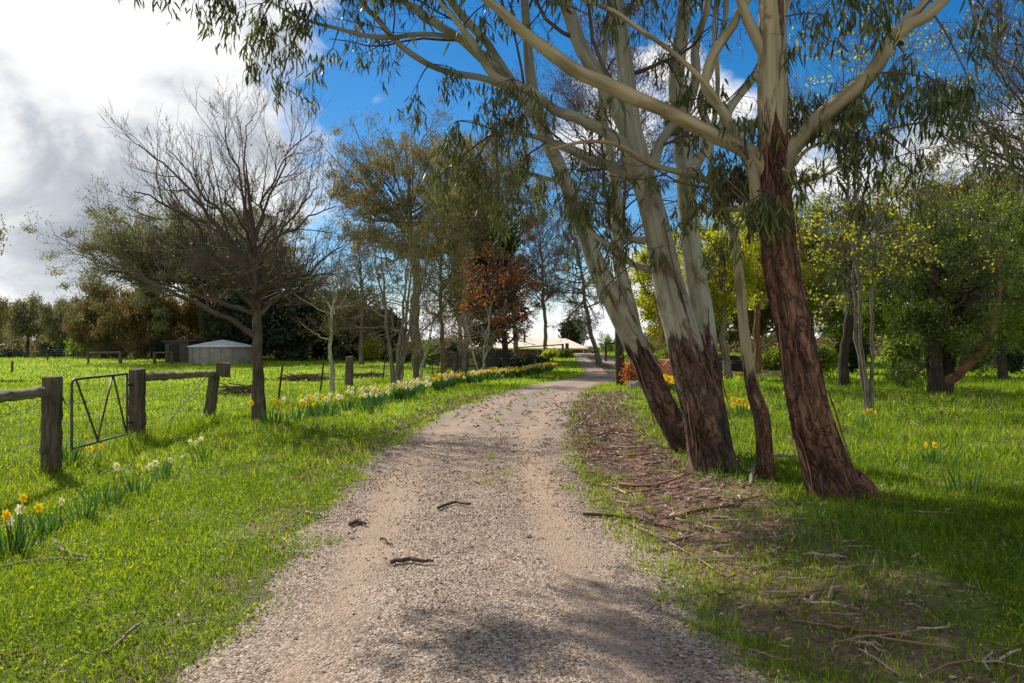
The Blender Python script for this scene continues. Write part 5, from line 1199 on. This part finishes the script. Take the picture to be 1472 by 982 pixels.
cl_px(60, 768, cols='y', at=[(56, 730)], h=.24, nleaf=22, label='daffodil clump with one large yellow flower next to the left edge', group=near, fs=1.15)
cl_px(88, 760, cols='w', at=[(87, 721)], h=.22, nleaf=9, label='thin daffodil stalk with one white flower', group=near)
cl_px(122, 748, cols='', h=.34, nleaf=20, rad=.12, label='flowerless daffodil clump with splayed leaves in the near verge', group=near)
cl_px(156, 729, cols='w', at=[(166, 671)], h=.33, nleaf=24, rad=.12, label='upright daffodil clump with one white flower head', group=near)
cl_px(194, 712, cols='yyy', at=[(174, 684), (176, 700), (200, 669)], h=.33, nleaf=20, rad=.12, label='daffodil clump with three yellow flowers in the near verge', group=near)
cl_px(232, 690, cols='www', at=[(213, 671), (224, 666), (243, 662)], h=.32, nleaf=16, rad=.12, label='daffodil clump with three white flowers below the gate', group=near)
cl_px(98, 670, cols='yyy', at=[(124, 628), (131, 645), (145, 642)], h=.40, nleaf=34, rad=.13, label='tall-leaved daffodil clump with yellow flowers at the foot of the gate post', group=near)
cl_px(293, 664, cols='wwww', at=[(276, 634), (284, 636), (290, 631), (264, 657)], h=.28, nleaf=14, rad=.13, label='small daffodil clump with white flowers right of the gate', group=near)
cl_px(324, 652, cols='yy', at=[(318, 631), (325, 635)], h=.24, nleaf=10, label='small daffodil clump with two small yellow flowers right of the gate', group=near)
row = 'long daffodil row along the left verge'
RX = [(388, 613), (420, 605), (450, 602), (500, 596), (535, 588), (560, 578), (590, 568), (620, 561), (660, 553), (700, 547), (745, 541), (795, 534)]
pts = np.array([[(px - CX) / F * (EYE * F / (py - HY)), EYE * F / (py - HY)] for px, py in RX]); s = spline(np.c_[pts, 0 * pts[:, 0]], 56)
for k in range(56):
    x, y = s[k, 0] + dr.normal(0, .22), s[k, 1] + dr.normal(0, .2); px = CX + x / y * F
    if px < 448: cs, lb = dr.choice(['y'], 6), 'clump of yellow daffodils in the long row near the bare tree'
    elif px < 530: cs, lb = dr.choice(['w', 'w', 'y'], 7), 'clump of white and yellow daffodils in the long row by the slender pale tree'
    elif px < 600: cs, lb = dr.choice(['w', 'w', 'o', 'w', 'y'], 8), 'clump of mostly white daffodils in the long row by the grey post'
    elif px < 695: cs, lb = dr.choice(['w', 'o', 'y'], 9), 'clump of mixed daffodils in the long row by the reddish trunk'
    else: cs, lb = dr.choice(['y', 'y', 'y', 'w'], 9), 'clump of golden daffodils at the far end of the long row'
    clump(x, y, list(cs), .38, .24, 30, lb, row + ', ' + lb.split(' daffodils')[0].replace('clump of ', ''), 1.35 if y < 30 else 1.7)
rr_ = 'daffodils on the right lawn'
for k in range(6):
    clump(5.2 + dr.normal(0, .3), 26.5 + dr.normal(0, .5), list('y' * 9), .40, .25, 26, 'packed yellow daffodil clump between the leaning gum and the stout gum', 'packed yellow daffodils between two gums', 1.8)
for px, py, n, lab in ((1046, 602, 5, 'yellow daffodil clump just right of the stout gum'), (1066, 600, 6, 'fuller yellow daffodil clump left of the slim stem'), (1084, 604, 4, 'yellow daffodil clump right behind the slim stem'), (1130, 590, 1, 'single yellow daffodil against the nearest trunk'), (1205, 605, 2, 'pair of yellow daffodils in front of the thin mottled tree'), (1240, 618, 4, 'low yellow daffodil clump at the foot of the thin mottled tree'), (1342, 672, 2, 'pair of orange-yellow daffodils alone on the shaded right lawn'), (1385, 716, 0, 'flowerless daffodil clump on the shaded right lawn')):
    cl_px(px, py, cols='y' * n, h=.3, rad=.16, nleaf=20, label=lab, group=rr_, fs=1.5 if px < 1150 else .95)
